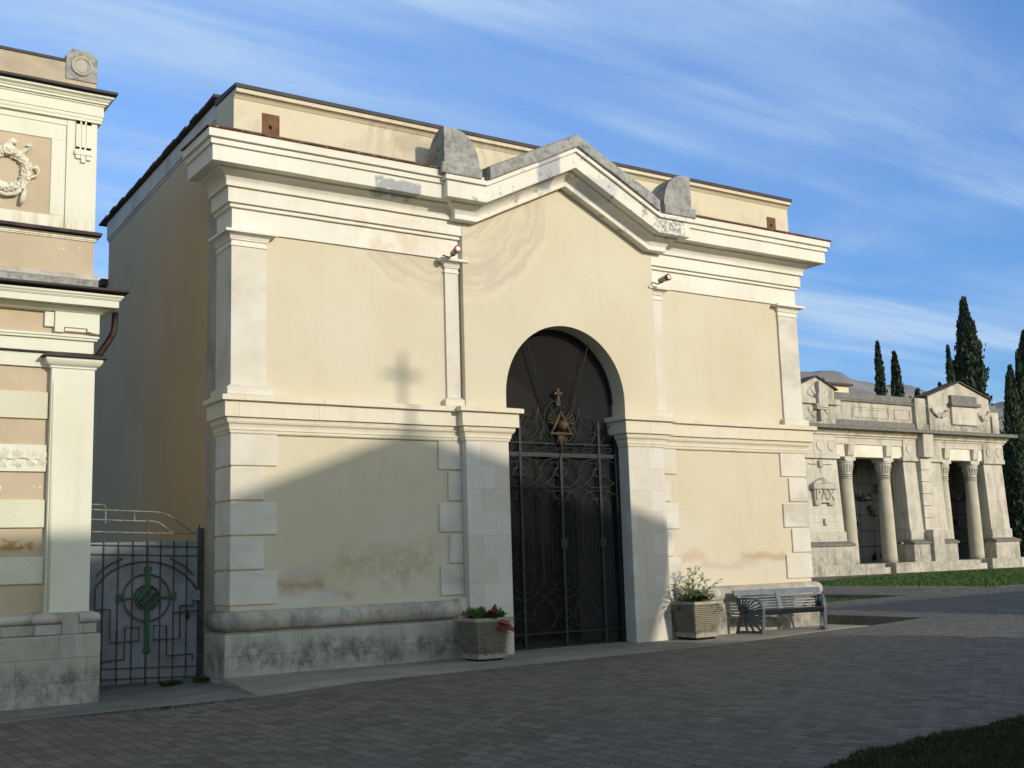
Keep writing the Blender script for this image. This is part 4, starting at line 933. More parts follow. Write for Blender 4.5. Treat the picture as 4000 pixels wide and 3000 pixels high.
def fn(b):
    def ring(cx, cy, r, a0, a1, w=.014, n=40): b.tube([G3(cx+r*math.cos(math.radians(a0+(a1-a0)*i/n)), cy-r*math.sin(math.radians(a0+(a1-a0)*i/n)), -.03) for i in range(n+1)], w, 6)
    ring(478, 795, 188, 0, 360); ring(478, 795, 97, 0, 360)
    def cur(pts, w=.013): b.tube([G3(x, y, -.03) for x, y in pts], w, 5)
    def arcp(cx, cy, rx, ry, a0, a1, n=24): return [(cx+rx*math.cos(math.radians(a0+(a1-a0)*i/n)), cy-ry*math.sin(math.radians(a0+(a1-a0)*i/n))) for i in range(n+1)]
    A = arcp(478, 860, 440, 355, 159, 21)
    cur([(140, 890), (70, 890), (70, 745)]+A+[(858, 745), (862, 860), (752, 862), (750, 1125), (537, 1135), (537, 1018), (640, 1020), (645, 1262), (860, 1250), (858, 1300)])
    cur([(140, 890), (188, 890), (192, 1152), (420, 1138), (418, 1030), (310, 1032), (306, 1282), (110, 1298)])
    cur([(70, 635), (120, 580), (190, 530), (280, 485)]); cur([(665, 475), (750, 520), (820, 570), (865, 618)])
part('ring_scrollwork', RBAR, sg, fn, fix=False)
def fn(b):
    def cur(pts, w=.010): b.tube([G3(x, y) for x, y in pts], w, 6)
    cur([(30, 60), (125, 60), (140, 72), (142, 210)]); cur([(30, 102), (360, 100), (560, 100), (640, 115), (700, 150), (780, 210), (850, 255), (905, 265)]); cur([(30, 180), (300, 180), (530, 176), (580, 190), (630, 225), (680, 262), (730, 268)])
    cur([(30, 278), (500, 274), (900, 268)]); cur([(370, 100), (372, 178)]); cur([(730, 232), (730, 275)])
part('top_rails', WIRE, sg, fn, fix=False)
def fn(b):
    def P(x0, y0, x1, y1, d0, d1=0): a = G(x0, y1); c = G(x1, y0); b.box(a[0], c[0], YG-.045-d0, YG-.02, a[1], c[1])
    P(464, 560, 500, 1215, .0); P(452, 545, 512, 578, .008); P(452, 1203, 512, 1236, .008)
    P(262, 780, 690, 815, .003); P(236, 768, 273, 828, .008); P(688, 752, 716, 812, .008)
    P(420, 728, 540, 862, .006); P(404, 764, 558, 828, .010); P(450, 710, 515, 880, .012)
crs = part('cross_emblem', GREEN, sg, fn, .003)
def fn(b):
    c = G3(484, 795, -.075); an = math.radians(47); L = .235; w = .062
    P = [(-L*.62, -w), (L*.62, -w), (L*.62, w), (-L*.62, w)]
    b.prism_y([(c[0]+x*math.cos(an)-z*math.sin(an), c[2]+x*math.sin(an)+z*math.cos(an)) for x, z in P], c[1], c[1]+.03)
part('diagonal_band', GRN2, crs, fn, .003)
vs, fs = text_mesh('NGVR', .105, .004, *[G3(484, 795, -.077)[i] for i in (0, 1, 2)], rot=math.radians(47))
b = MB(); b.add(vs, fs); b.build('lettering', SILV, crs, fix=False)
part('post', simple('blue_grey_post', (.06, .068, .075), .55, .1, .2, 6, .1), sg, lambda b: (b.box(6.10, 6.185, YG-.04, YG+.05, -.3, 2.22), b.box(6.112, 6.132, YG-.01, YG+.01, 2.22, 2.27)), .004)
lk = part('lock_plate', PANEL, sg, lambda b: b.box(6.0, 6.12, YG-.07, YG-.02, 1.10, 1.26), .006)
part('latch_bar', RBAR, sg, lambda b: (b.tube([G3(680, 918, -.05), G3(925, 900, -.05)], .012, 6), b.tube([G3(752, 862, -.04), G3(860, 858, -.04)], .012, 6)), fix=False)
part('padlock', IRONB, sg, lambda b: (b.box(5.90, 5.95, YG-.08, YG-.05, .82, .90), b.tube([(5.91, YG-.065, .90), (5.912, YG-.065, .95), (5.925, YG-.065, .965), (5.938, YG-.065, .95), (5.94, YG-.065, .90)], .006, 6)), .004)

# ================================================================== PLANTERS
k = M('ribbed_planter_concrete', .9, .15)
c = k.mix(k.ramp(k.noise(4, 6, .65), .3, .7), (.40, .36, .275), (.33, .29, .21)); X, Y, Z = k.xyz()
c = k.mix(k.mul(k.ramp(k.noise(9, 7, .7), .48, .62), k.ramp(Z, .45, .12), .8), c, (.13, .12, .095)); c = k.mix(k.mul(k.ramp(k.noise(30, 5, .7), .55, .65), .4), c, (.2, .19, .15))
POT = k.done(c, k.bump(k.noise(40, 5, .7), .4, .008))
def planter(cx, cy, z0, wt, wb, h, label):
    t = thing('planter', (cx, cy, z0), label, 'planter', 'ribbed concrete planters by the gateway')
    def sq(b, w, z): return [(cx-w, cy-w, z), (cx+w, cy-w, z), (cx+w, cy+w, z), (cx-w, cy+w, z)]
    b = MB(); rings = []; n = 15; za, zb = z0+.10, z0+h-.055
    lv = [(wb/2, z0+.025), (wb/2+.006, za)]
    for i in range(n):
        t0 = i/n; t1 = (i+.5)/n; t2 = (i+.6)/n
        w = lambda q: (wb+(wt-wb)*q)/2
        lv += [(w(t0)+.016, za+(zb-za)*(t0+.02)), (w(t1)+.016, za+(zb-za)*t1), (w(t2)-.036, za+(zb-za)*t2), (w(t2)-.036, za+(zb-za)*((i+.98)/n))]
    lv += [(wt/2+.012, zb+.002), (wt/2+.012, z0+h), (wt/2-.05, z0+h), (wt/2-.06, z0+h-.07)]
    vs = []
    for w_, z in lv: vs += sq(b, w_, z)
    m = len(lv); fs = [(4*i+j, 4*i+(j+1) % 4, 4*i+4+(j+1) % 4, 4*i+4+j) for i in range(m-1) for j in range(4)]+[(3, 2, 1, 0)]
    b.add(vs, fs); b.build('pot', POT, t, .004, fix=False)
    part('soil', SOIL, t, lambda b: b.box(cx-wt/2+.06, cx+wt/2-.06, cy-wt/2+.06, cy+wt/2-.06, z0+h-.12, z0+h-.06))
    part('foot', HOLE, t, lambda b: b.box(cx-wb/2+.05, cx+wb/2-.05, cy-wb/2+.05, cy+wb/2-.05, z0-.02, z0+.027))
    return t
planter(10.10, 16.03, .015, .69, .53, .66, 'ribbed square concrete planter left of the arched gateway, in shade')
planter(14.91, 16.26, .045, .70, .565, .67, 'sunlit ribbed square concrete planter beside the bench')
LG = leafmat('fleshy_green', [(.07, .15, .03), (.10, .20, .04), (.05, .11, .02)], .4); LR = leafmat('fleshy_red', [(.20, .035, .035), (.13, .025, .03), (.28, .06, .05)], .4); LS = leafmat('shrub_green', [(.15, .20, .06), (.20, .24, .09), (.08, .12, .03)], .6); STEM = simple('stem', (.10, .08, .04), .8)
def bigleaf(b, p, a, up, l, w):
    "cupped oval leaf of 3 x 6 faces on a short stalk"
    d = Vector((math.cos(a)*math.cos(up), math.sin(a)*math.cos(up), math.sin(up))); s_ = Vector((-math.sin(a), math.cos(a), 0)); n_ = d.cross(s_)*-1; p = Vector(p); vs = []
    for i in range(7):
        t = i/6; ww = w*math.sin(math.pi*min(.97, t*.93+.07))**.7; c_ = p+d*l*t+n_*(-.28*l*t*t)
        for j in (-1, -.5, 0, .5, 1): vs.append(c_+s_*ww*j+n_*(.25*w*abs(j)**1.5))
    b.add(vs, [(i*5+j, i*5+j+1, i*5+j+6, i*5+j+5) for i in range(6) for j in range(4)])
def fleshy(name, cx, cy, z, rad, n, label, seed, redp=.3, up=(.2, 1.2), sz=(.11, .17)):
    t = thing(name, (cx, cy, z), label, 'plant'); rnd = random.Random(seed); g_ = MB(); r2 = MB(); g_.smooth = r2.smooth = True; st = MB(); st.smooth = True
    for i in range(n):
        a = rnd.uniform(0, 6.28); q = rnd.uniform(0, rad); x = cx+q*math.cos(a); y = cy+q*math.sin(a); h = rnd.uniform(.0, .12); a2 = a+rnd.gauss(0, .6); u = rnd.uniform(*up)
        l = rnd.uniform(*sz)
        st.tube([(x*.7+cx*.3, y*.7+cy*.3, z-.06), (x, y, z+h)], .007, 5)
        bigleaf(r2 if rnd.random() < redp else g_, (x, y, z+h), a2, u, l, l*.52)
    o = g_.build('leaves', LG, t, fix=False); r2.build('red_leaves', LR, t, fix=False); st.build('stems', STEM, t, fix=False); return t
t = fleshy('leafy_plant', 10.10, 16.03, .625, .27, 80, 'fleshy green and red leaved plant filling the shaded planter', 4, .38, (-.1, 1.0), (.10, .16))
def fn(b):
    b.smooth = True; rnd = random.Random(8)
    for i in range(7):
        x = 10.25+rnd.uniform(-.06, .12); bigleaf(b, (x, 15.70, .68-.05*(i % 3)), -1.57+rnd.gauss(0, .4), -1.0+rnd.uniform(-.3, .3), .17, .07)
part('hanging_leaves', LR, t, fn, fix=False)
fleshy('leafy_plant', 14.91, 16.24, .69, .25, 40, 'low green and red bedding leaves in the sunlit planter', 9, .25, (.0, 1.1), (.10, .19))
def shrub(cx, cy, z):
    t = thing('wiry_shrub', (cx, cy, z), 'wiry small-leaved shrub with long thin sprays in the sunlit planter', 'shrub'); rnd = random.Random(12); s_ = MB(); l_ = MB()
    def spray(p, d, L, r, depth):
        n = max(4, int(L/.022)); pts_ = [Vector(p)]; d = Vector(d).normalized()
        for i in range(n):
            d = (d+Vector((rnd.gauss(0, .09), rnd.gauss(0, .09), rnd.gauss(-.012, .07)))).normalized(); pts_.append(pts_[-1]+d*L/n)
            for _ in range(2):
                q = pts_[-1]; a = rnd.uniform(0, 6.28); e = Vector((math.cos(a), math.sin(a), rnd.uniform(-.3, 1))).normalized(); e = (e+d*.6).normalized(); ll = rnd.uniform(.022, .038); sd = e.orthogonal().normalized()*.0075
                l_.add([q, q+e*ll*.5+sd, q+e*ll, q+e*ll*.5-sd], [(0, 1, 2, 3)])
            if depth and i > n*.25 and rnd.random() < .34: spray(pts_[-1], d+Vector((rnd.gauss(0, .8), rnd.gauss(0, .6), rnd.gauss(.0, .5))), L*.3, r*.6, depth-1)
        s_.tube(pts_, [r*(1-.7*i/n) for i in range(n+1)], 4)
    for d, L in (((-.9, -.1, .45), .56), ((-1, -.2, .3), .62), ((-.2, .1, .8), .60), ((.7, -.3, .6), .5), ((-.7, -.3, .6), .45), ((.25, -.1, 1), .50), ((.35, 0, 1), .58), ((.9, -.1, .5), .52), ((1, -.1, .15), .55), ((.8, -.3, -.05), .45), ((-.5, 0, .8), .46), ((0, -.2, 1), .44), ((-.7, .1, .5), .45), ((.5, .1, .7), .4), ((-.1, .2, .8), .38), ((.1, -.3, .7), .35), ((-.3, -.3, .7), .36), ((.6, -.4, .3), .35)):
        spray((cx+rnd.uniform(-.08, .08), cy+rnd.uniform(-.08, .08), z), d, L*1.05, .005, 2)
    for _ in range(700):
        a = rnd.uniform(0, 6.28); q = rnd.uniform(0, .2); p = Vector((cx+q*math.cos(a), cy+q*math.sin(a), z+rnd.uniform(.02, .24))); e = Vector((rnd.gauss(0, 1), rnd.gauss(0, 1), rnd.gauss(.4, .6))).normalized(); sd = e.orthogonal().normalized()*.006; ll = rnd.uniform(.016, .03)
        l_.add([p, p+e*ll*.5+sd, p+e*ll, p+e*ll*.5-sd], [(0, 1, 2, 3)])
    s_.build('stems', STEM, t, fix=False); l_.build('foliage', LS, t, fix=False)
shrub(14.88, 16.22, .68)
# weeds by the gate
def weed(x, y, r, n, label, seed):
    t = MB(); rnd = random.Random(seed); z = gz(x, y)
    for i in range(n):
        a = rnd.uniform(0, 6.28); q = r*math.sqrt(rnd.random()); p = Vector((x+q*math.cos(a), y+q*math.sin(a)*.6, z+rnd.uniform(0, .05))); e = Vector((rnd.gauss(0, .7), rnd.gauss(0, .7), rnd.uniform(.2, 1))).normalized(); ll = rnd.uniform(.03, .09); sd = e.orthogonal().normalized()*rnd.uniform(.006, .016)
        t.add([p, p+e*ll*.5+sd, p+e*ll, p+e*ll*.5-sd], [(0, 1, 2, 3)])
    tag(t.build('weed_clump', G3_, None, fix=False), label, 'weeds', 'weeds along the paving edge')
G3_ = leafmat('weed_green', [(.035, .06, .018), (.05, .08, .025), (.02, .04, .01)])
weed(6.0, 17.3, .22, 420, 'large dark weed clump at the corner between the side gate and the plinth', 1)
weed(5.55, 17.6, .16, 200, 'low weeds on the ground just in front of the side gate', 3)

LF = leafmat('dry_leaf', [(.20, .11, .04), (.14, .08, .03), (.26, .17, .07)], .7)
b = MB(); rnd = random.Random(77)
for _ in range(150):
    x = rnd.uniform(3, 24); y = rnd.choice((rnd.uniform(8, 14.6), 14.9+abs(rnd.gauss(0, .5)), rnd.uniform(10, 16)))
    if y > 16.4: continue
    z = (slabz(x, y) if inpoly((x, y), slab_poly) else gz(x, y))+.008; a = rnd.uniform(0, 6.28); l = rnd.uniform(.02, .045); d = Vector((math.cos(a), math.sin(a), rnd.uniform(-.1, .4)))*l; sd = Vector((-math.sin(a), math.cos(a), rnd.uniform(-.2, .2)))*l*.4; p = Vector((x, y, z))
    b.add([p, p+d*.5+sd, p+d, p+d*.5-sd], [(0, 1, 2, 3)])
tag(b.build('fallen_leaves', LF, None, fix=False), kind='stuff')
# ================================================================== BENCH
BM = simple('grey_enamel_steel', (.105, .12, .135), .5, .15, .12, 6, .03, obj=True)
bn = thing('bench', (17.01, 16.03, .05), 'grey slatted metal bench with sunray side panels before the right bay', 'bench')
bn.rotation_euler = (0, 0, math.radians(-9.4))
bn['_o'] = (0, 0, 0)
def fn(b): # side frame at local x
    pass
HW = .735
def warp(b): b.v = [(x*(1+.72*(y+.285)), y, z) for x, y, z in b.v]
def side(xc):
    o = MB(); x0, x1 = xc-.02, xc+.02
    # front leg and rounded arm as a flat band
    band = [(-.27, 0), (-.285, .2), (-.30, .42)]+[(-.30+.16*(1-math.cos(t)), .46+.20*math.sin(t)) for t in [math.pi/2*i/8 for i in range(9)]]+[(.10, .665)]
    b = o
    for i in range(len(band)-1):
        p, q = Vector(band[i]), Vector(band[i+1]); n_ = Vector((-(q-p).y, (q-p).x)).normalized()*.012
        b.hexa([(xc-.035, p.x-n_.x, p.y-n_.y), (xc+.035, p.x-n_.x, p.y-n_.y), (xc+.035, p.x+n_.x, p.y+n_.y), (xc-.035, p.x+n_.x, p.y+n_.y), (xc-.035, q.x-n_.x, q.y-n_.y), (xc+.035, q.x-n_.x, q.y-n_.y), (xc+.035, q.x+n_.x, q.y+n_.y), (xc-.035, q.x+n_.x, q.y+n_.y)])
    # rear leg and rim
    def bar(p, q, w, t=.008):
        p, q = Vector(p), Vector(q); n_ = Vector((-(q-p).y, (q-p).x)).normalized()*w/2
        b.hexa([(xc-t, p.x-n_.x, p.y-n_.y), (xc+t, p.x-n_.x, p.y-n_.y), (xc+t, p.x+n_.x, p.y+n_.y), (xc-t, p.x+n_.x, p.y+n_.y), (xc-t, q.x-n_.x, q.y-n_.y), (xc+t, q.x-n_.x, q.y-n_.y), (xc+t, q.x+n_.x, q.y+n_.y), (xc-t, q.x+n_.x, q.y+n_.y)])
    bar((.20, 0), (.10, .42), .05); bar((.10, .42), (.19, .66), .05); bar((-.28, .03), (.20, .03), .05); bar((-.29, .42), (.12, .42), .06)
    bar((-.16, .655), (.19, .655), .03)
    c0 = (.07, .42)
    for a in (165, 150, 135, 120, 105, 90, 76): # sun rays above the seat
        L = .30 if a > 120 else .235
        bar((c0[0]+.06*math.cos(math.radians(a)), c0[1]+.06*math.sin(math.radians(a))), (c0[0]+L*1.12*math.cos(math.radians(a)), c0[1]+L*math.sin(math.radians(a))), .020)
    b.prism_x([(c0[0]+.10*math.cos(math.radians(a)), c0[1]+.10*math.sin(math.radians(a))) for a in range(0, 181, 20)], xc-.008, xc+.008)
    for a in (190, 203, 216, 230, 245, 262): # rays below
        ca, sa = math.cos(math.radians(a)), math.sin(math.radians(a)); L = min(.36/max(.01, -ca) if ca < 0 else 9, .37/max(.01, -sa))
        bar((c0[0]+.03*ca, c0[1]+.03*sa), (c0[0]+L*ca, c0[1]+L*sa), .034)
    warp(o); o.build('side_frame', BM, bn, .003)
side(-HW); side(HW)
def bkp(t): return (.13+.09*t, .44+.36*t)   # back profile (y,z)
def fn(b):
    n = 6
    def slat(t0, t1, x0, x1, th=.012):
        p, q = bkp(t0), bkp(t1); b.hexa([(x0, p[0]-th, p[1]), (x1, p[0]-th, p[1]), (x1, p[0]+th, p[1]), (x0, p[0]+th, p[1]), (x0, q[0]-th, q[1]), (x1, q[0]-th, q[1]), (x1, q[0]+th, q[1]), (x0, q[0]+th, q[1])])
    for i in range(5): slat(.02+i*.145, .02+i*.145+.085, -HW+.05, HW-.05)
    slat(.75, 1.03, -HW-.03, HW+.03, .014); slat(-.05, .75, -HW+.01, -HW+.08, .016); slat(-.05, .75, HW-.08, HW-.01, .016); slat(-.08, .99, -.05, .03, .02); warp(b)
part('backrest', BM, bn, fn, .003)
def fn(b):
    b.prism_x([(-.31, .452), (-.285, .458), (-.20, .458), (-.20, .448), (-.275, .44), (-.225, .355), (-.24, .35), (-.298, .42)], -HW+.02, HW-.02)
    for k_ in range(6):
        y = -.185+k_*.053; b.prism_x([(y, .455-.09*(y+.2)), (y+.04, .451-.09*(y+.2)), (y+.04, .433-.09*(y+.2)), (y, .437-.09*(y+.2))], -HW+.03, HW-.03)
    b.box(-.03, .03, -.24, .12, .36, .42); warp(b)
part('seat', simple('dark_seat_enamel', (.035, .04, .05), .4, .3, .12, 6, .03, obj=True), bn, fn, .003)

# ================================================================== COLONNADE
LIM = stone('loggia_limestone', (.57, .53, .445), (.45, .405, .325), 1.15, .62, .45, .55, dirt=0, seam_amt=.8, grime=.75)
def limd(name, z0, z1, amt=.9):
    return stone(name, (.54, .50, .415), (.43, .39, .31), 1.15, .5, .45, .5, dirt=amt, dirtz=(z0, z1), seam_amt=.7, grime=.9)
LIMP = limd('loggia_plinth_stone', .5, 1.9, .6); LIMA = limd('loggia_attic_stone', 6.5, 7.4, .9)
k = M('loggia_lintel_plaster', .85, .2); LINT = k.done(k.mix(k.ramp(k.noise(1.5, 4), .3, .7), (.68, .645, .54), (.60, .555, .44)))
k = M('column_granite', .8, .25); LCOL = k.done(k.mix(k.ramp(k.noise(3, 5, .6), .3, .7), (.47, .435, .32), (.40, .36, .26)), k.bump(k.noise(40, 4), .3, .01))
BLK = weathered('blackened_stone', (.22, .21, .185))
lg = thing('burial_loggia', (44.4, 33, .55), 'weathered limestone burial loggia with columned openings beyond the lawn', 'loggia')
YL = 33.0
def B(x0, x1, z0, z1, d, back=.6): return lambda b: b.box(x0, x1, YL-d, YL+back, z0, z1)
for x0, x1, z in ((30, 40.35, .93), (41.05, 47.0, .93), (47.85, 51.2, .95)):
    part('platform', LIMP, lg, lambda b: b.box(x0, x1, 32.2, 38.5, .2, z), .03)
for x0, x1 in ((40.35, 41.05), (47.0, 47.85)):
    part('step', LIM, lg, lambda b: (b.box(x0, x1, 32.45, 38.4, .2, .76), b.box(x0, x1, 32.75, 38.4, .2, .92)), .015)
for x0, x1, t0, t1 in ((33.0, 38.75, 33.0, 38.72), (43.05, 45.75, 43.08, 45.72), (49.0, 50.47, 49.0, 50.45)):
    pr = part('pier', LIM, lg, lambda b: b.hexa([(x0, YL-.12, 2.30), (x1, YL-.12, 2.30), (x1, YL+.65, 2.30), (x0, YL+.65, 2.30), (t0, YL-.0, 5.36), (t1, YL-.0, 5.36), (t1, YL+.65, 5.36), (t0, YL+.65, 5.36)]), .01)
    part('pier_base', LIMP, pr, lambda b: (b.box(x0-.03, x1+.05, YL-.18, YL+.67, 1.80, 2.30)), .01)
    part('pedestal', LIMP, pr, lambda b: (b.box(x0-.2, x1+.18, YL-.42, YL+.70, .9, 1.72)), .015)
    part('pedestal_cap', BLK, pr, lambda b: b.prism_x([(YL-.50, 1.70), (YL-.50, 1.78), (YL-.18, 1.90), (YL+.1, 1.90), (YL+.1, 1.70)], x0-.25, x1+.23), .01)
    part('pier_cap', LIM, pr, lambda b: b.box(x0-.12, x1+.06, YL-.14, YL+.67, 5.36, 5.56), .02)
part('central_strip', LIM, lg, lambda b: [b.box(44.02, 44.75, YL-.22, YL, 2.32+i*.535, 2.32+i*.535+.515) for i in range(6)], .006)
part('central_strip', LIMP, lg, lambda b: b.box(44.0, 44.75, YL-.6, YL+.1, .9, 2.3), .015)
for i, (cx_, lab) in enumerate(((39.5, ''), (42.0, ''), (46.1, ''), (48.25, ''))):
    def fn(b):
        b.smooth = True; b.lathe(cx_, YL+.25, [(.335, .93), (.33, 1.2), (.305, 3.0), (.265, 4.55)], 24)
    cl_ = part('column', LCOL, lg, fn)
    def fn(b):
        b.smooth = False
        for z in (4.56, 4.64, 4.72): b.lathe(cx_, YL+.25, [(.265, z), (.292, z+.02), (.292, z+.045), (.265, z+.06)], 24)
        b.lathe(cx_, YL+.25, [(.262, 4.78), (.27, 4.85), (.295, 5.0), (.345, 5.13), (.36, 5.15), (.36, 5.19), (.33, 5.2), (.33, 5.23), (.37, 5.24), (.37, 5.31), (.32, 5.32)], 24)
        for j in range(18):
            a = 2*math.pi*j/18; b.tube([(cx_+.275*math.cos(a), YL+.25+.275*math.sin(a), 4.82), (cx_+.30*math.cos(a), YL+.25+.30*math.sin(a), 4.98), (cx_+.35*math.cos(a), YL+.25+.35*math.sin(a), 5.12)], .02, 5)
        b.box(cx_-.33, cx_+.33, YL-.08, YL+.58, 5.32, 5.48)
    part('capital', LIM, cl_, fn, fix=False)
    part('corbel', LIM, lg, lambda b: b.prism_x([(YL-.20, 6.02), (YL-.14, 5.56), (YL-.05, 5.48), (YL+.3, 5.48), (YL+.3, 6.02)], cx_-.20, cx_+.20), .01)
for x0, x1 in ((33.0, 36.0), (36.0, 38.66), (43.05, 45.78), (48.95, 50.5)):
    part('frieze_block', LIM, lg, lambda b: b.box(x0, x1, YL-.10, YL+1, 5.56, 6.35), .01)
def disc(b, x): b.lathe(x, 5.92, [(.25, YL-.10), (.25, YL-.125), (.22, YL-.135), (.20, YL-.12), (.001, YL-.12)], 24, 'y')
for x in (37.65, 38.35, 43.5, 44.38, 45.3, 49.4, 50.15): part('medallion', LIM, lg, lambda b: disc(b, x))
part('lintel', LINT, lg, lambda b: b.box(38.6, 43.1, YL+.0, YL+.7, 5.48, 6.02), .01)
part('lintel', LINT, lg, lambda b: b.box(45.7, 49.1, YL+.0, YL+.7, 5.48, 6.02), .01)
part('architrave', LIM, lg, lambda b: b.box(33, 50.52, YL-.06, YL+1, 6.02, 6.36), .01)
def Cp(): return [(33.0, YL), (50.5, YL), (50.5, YL+6)]
part('bed_moulding', LIM, lg, lambda b: b.sweep(Cp(), [(.12, 6.30), (.12, 6.36), (.2, 6.40), (.2, 6.46), (.26, 6.5), (.26, 6.6)], back=-.3))
part('cornice', BLK, lg, lambda b: b.sweep(Cp(), [(.55, 6.60), (.58, 6.62), (.58, 6.70), (.60, 6.76), (.1, 6.80)], back=-.3), .02)
part('central_strip', LIM, lg, lambda b: b.box(44.02, 44.75, YL-.45, YL, 5.54, 6.6), .01)
part('attic_base', BLK, lg, lambda b: b.box(33, 50.3, YL-.12, YL+3, 6.78, 7.08), .03)
part('attic_wall', LIMA, lg, lambda b: b.box(33, 50.2, YL-.02, YL+3, 7.05, 7.95), .01)
part('attic_coping', BLK, lg, lambda b: (b.box(38.3, 45.2, YL-.12, YL+3, 7.88, 7.98), b.box(38.35, 45.15, YL-.05, YL+3, 7.98, 8.26)), .03)
part('attic_coping', BLK, lg, lambda b: (b.box(49.6, 50.55, YL-.14, YL+3, 7.84, 7.93), b.box(49.75, 50.35, YL-.05, YL+3, 7.93, 8.2)), .02)
part('attic_pier', LIMA, lg, lambda b: b.box(44.0, 44.75, YL-.2, YL, 6.8, 8.24), .02)
part('attic_pier', LIMA, lg, lambda b: b.box(49.7, 50.25, YL-.2, YL, 6.8, 7.84), .02)
def fn(b):
    for x0, x1 in ((39.9, 42.3), (42.7, 43.8)):
        for a, c_, z0, z1 in ((x0, x1, 7.22, 7.25), (x0, x1, 7.66, 7.69), (x0, x0+.03, 7.25, 7.66), (x1-.03, x1, 7.25, 7.66)): b.box(a, c_, YL-.05, YL-.015, z0, z1)
    b.box(40.5, 41.7, YL-.05, YL-.015, 7.56, 7.59)
part('attic_panels', LIMA, lg, fn)
ga = part('gable', LIMA, lg, lambda b: b.prism_y([(45.0, 6.8), (49.6, 6.8), (49.62, 8.44), (47.35, 9.12), (45.0, 8.36)], YL-.16, YL+.45), .01)
part('gable_tiles', TILE, ga, lambda b: (b.prism_y([(44.8, 8.32), (47.35, 9.14), (49.8, 8.41), (49.8, 8.47), (47.35, 9.20), (44.8, 8.38)], YL-.26, YL+.5)))
part('gable_tablet', LIM, ga, lambda b: b.box(46.55, 48.5, YL-.28, YL-.1, 7.12, 8.0), .02)
part('tablet_cap', BLK, ga, lambda b: (b.box(46.4, 48.65, YL-.42, YL-.1, 7.98, 8.14), b.box(46.55, 48.5, YL-.30, YL-.1, 8.14, 8.5)), .02)
def garland(b, x0, x1, z):
    rnd = random.Random(int(x0*10))
    for i in range(90):
        t = rnd.random(); x = x0+(x1-x0)*t; b.ball((x, YL-.2-rnd.uniform(0, .06), z-.28*math.sin(math.pi*t)+rnd.gauss(0, .05)), rnd.uniform(.04, .08), 6, 4)
for a, c_ in ((45.15, 46.4), (48.6, 49.5)): part('garland_relief', LIM, ga, lambda b: garland(b, a, c_, 7.78), fix=False)
ga = part('gable', LIMA, lg, lambda b: b.prism_y([(36.55, 6.8), (38.66, 6.8), (38.68, 8.36), (37.6, 8.80), (36.5, 8.40)], YL-.14, YL+.45), .01)
part('gable_tiles', TILE, ga, lambda b: b.prism_y([(36.2, 8.28), (37.6, 8.81), (38.85, 8.28), (38.85, 8.34), (37.6, 8.87), (36.2, 8.34)], YL-.24, YL+.5))
def fn(b):
    y0, y1 = YL-.34, YL-.1; cx_, cz_ = 37.66, 7.76
    b.box(cx_-.12, cx_+.10, y0, y1, 6.95, 8.60); b.box(cx_-1.15, cx_+1.25, y0+.06, y1, cz_-.12, cz_+.12); b.box(cx_-.27, cx_+.27, y0-.08, y1, cz_-.28, cz_+.3); b.box(cx_-.35, cx_+.35, y0-.04, y1, cz_-.36, cz_-.1)
    for a in (35, 60, 120, 145, 215, 240, 300, 325):
        ca, sa = math.cos(math.radians(a)), math.sin(math.radians(a)); P = [(.3, -.05), (.75, -.14), (.75, .14), (.3, .05)]
        b.prism_y([(cx_+u*ca-v*sa, cz_+u*sa+v*ca) for u, v in P], YL-.18, YL-.1)
part('relief_cross', LIMA, ga, fn, .015)
# PAX tablet
def fn(b):
    b.prism_y([(37.0, 3.40), (37.33, 3.40), (37.33, 3.50), (37.85, 3.50), (37.85, 3.40), (38.2, 3.40), (38.22, 4.06), (36.98, 4.06)], YL-.22, YL+.1)
    b.box(36.88, 38.38, YL-.30, YL+.1, 4.06, 4.28); b.prism_y([(36.95, 4.28), (38.3, 4.28), (38.1, 4.36), (37.55, 4.55), (37.05, 4.36)], YL-.24, YL+.1)
tb = part('inscribed_tablet', LIMA, lg, fn, .02)
vs, fs = text_mesh('PAX', .62, .03, 37.6, YL-.235, 3.80); b = MB(); b.add(vs, fs); b.build('inscription', LIMA, tb, fix=False)
for z in (5.13, 2.72): part('band_ornament', LIM, lg, lambda b: (b.box(37.50, 37.74, YL-.12-.1*(z < 4), YL, z-.13, z+.13), b.box(36.9, 38.35, YL-.075-.06*(z < 4), YL, z-.012, z+.012)), .008)
# interior wall of burial niches
NICH = simple('marble_niche_slabs', (.27, .265, .25), .45, 0, .12, 3, .02, (.22, .215, .2)); DK = simple('niche_shadow', (.04, .038, .035), .9)
part('rear_wall', NICH, lg, lambda b: [b.box(34+.9*i, 34+.9*i+.86, YL+2.5, YL+2.7, .95+.72*j, .95+.72*j+.69) for i in range(19) for j in range(7)])
part('end_wall', NICH, lg, lambda b: [b.box(50.2, 50.32, YL+.68+.62*i, YL+.68+.62*i+.59, .95+.72*j, .95+.72*j+.69) for i in range(3) for j in range(7)])
part('rear_wall_core', DK, lg, lambda b: (b.box(33, 50.4, YL+2.65, YL+4.5, .3, 7.0), b.box(50.32, 50.45, YL+.65, YL+3, .9, 6.6), b.box(33, 50.4, YL+.7, YL+2.7, 6.03, 6.3)))
RB = [simple('red_flowers', (.22, .03, .025), .8, 0, .2, 9, 0), simple('yellow_flowers', (.45, .33, .04), .8, 0, .2, 9, 0), simple('dark_flowers', (.035, .035, .02), .8, 0, .2, 9, 0), simple('pink_flowers', (.4, .2, .18), .8, 0, .2, 9, 0)]
rnd = random.Random(21); fi = 0
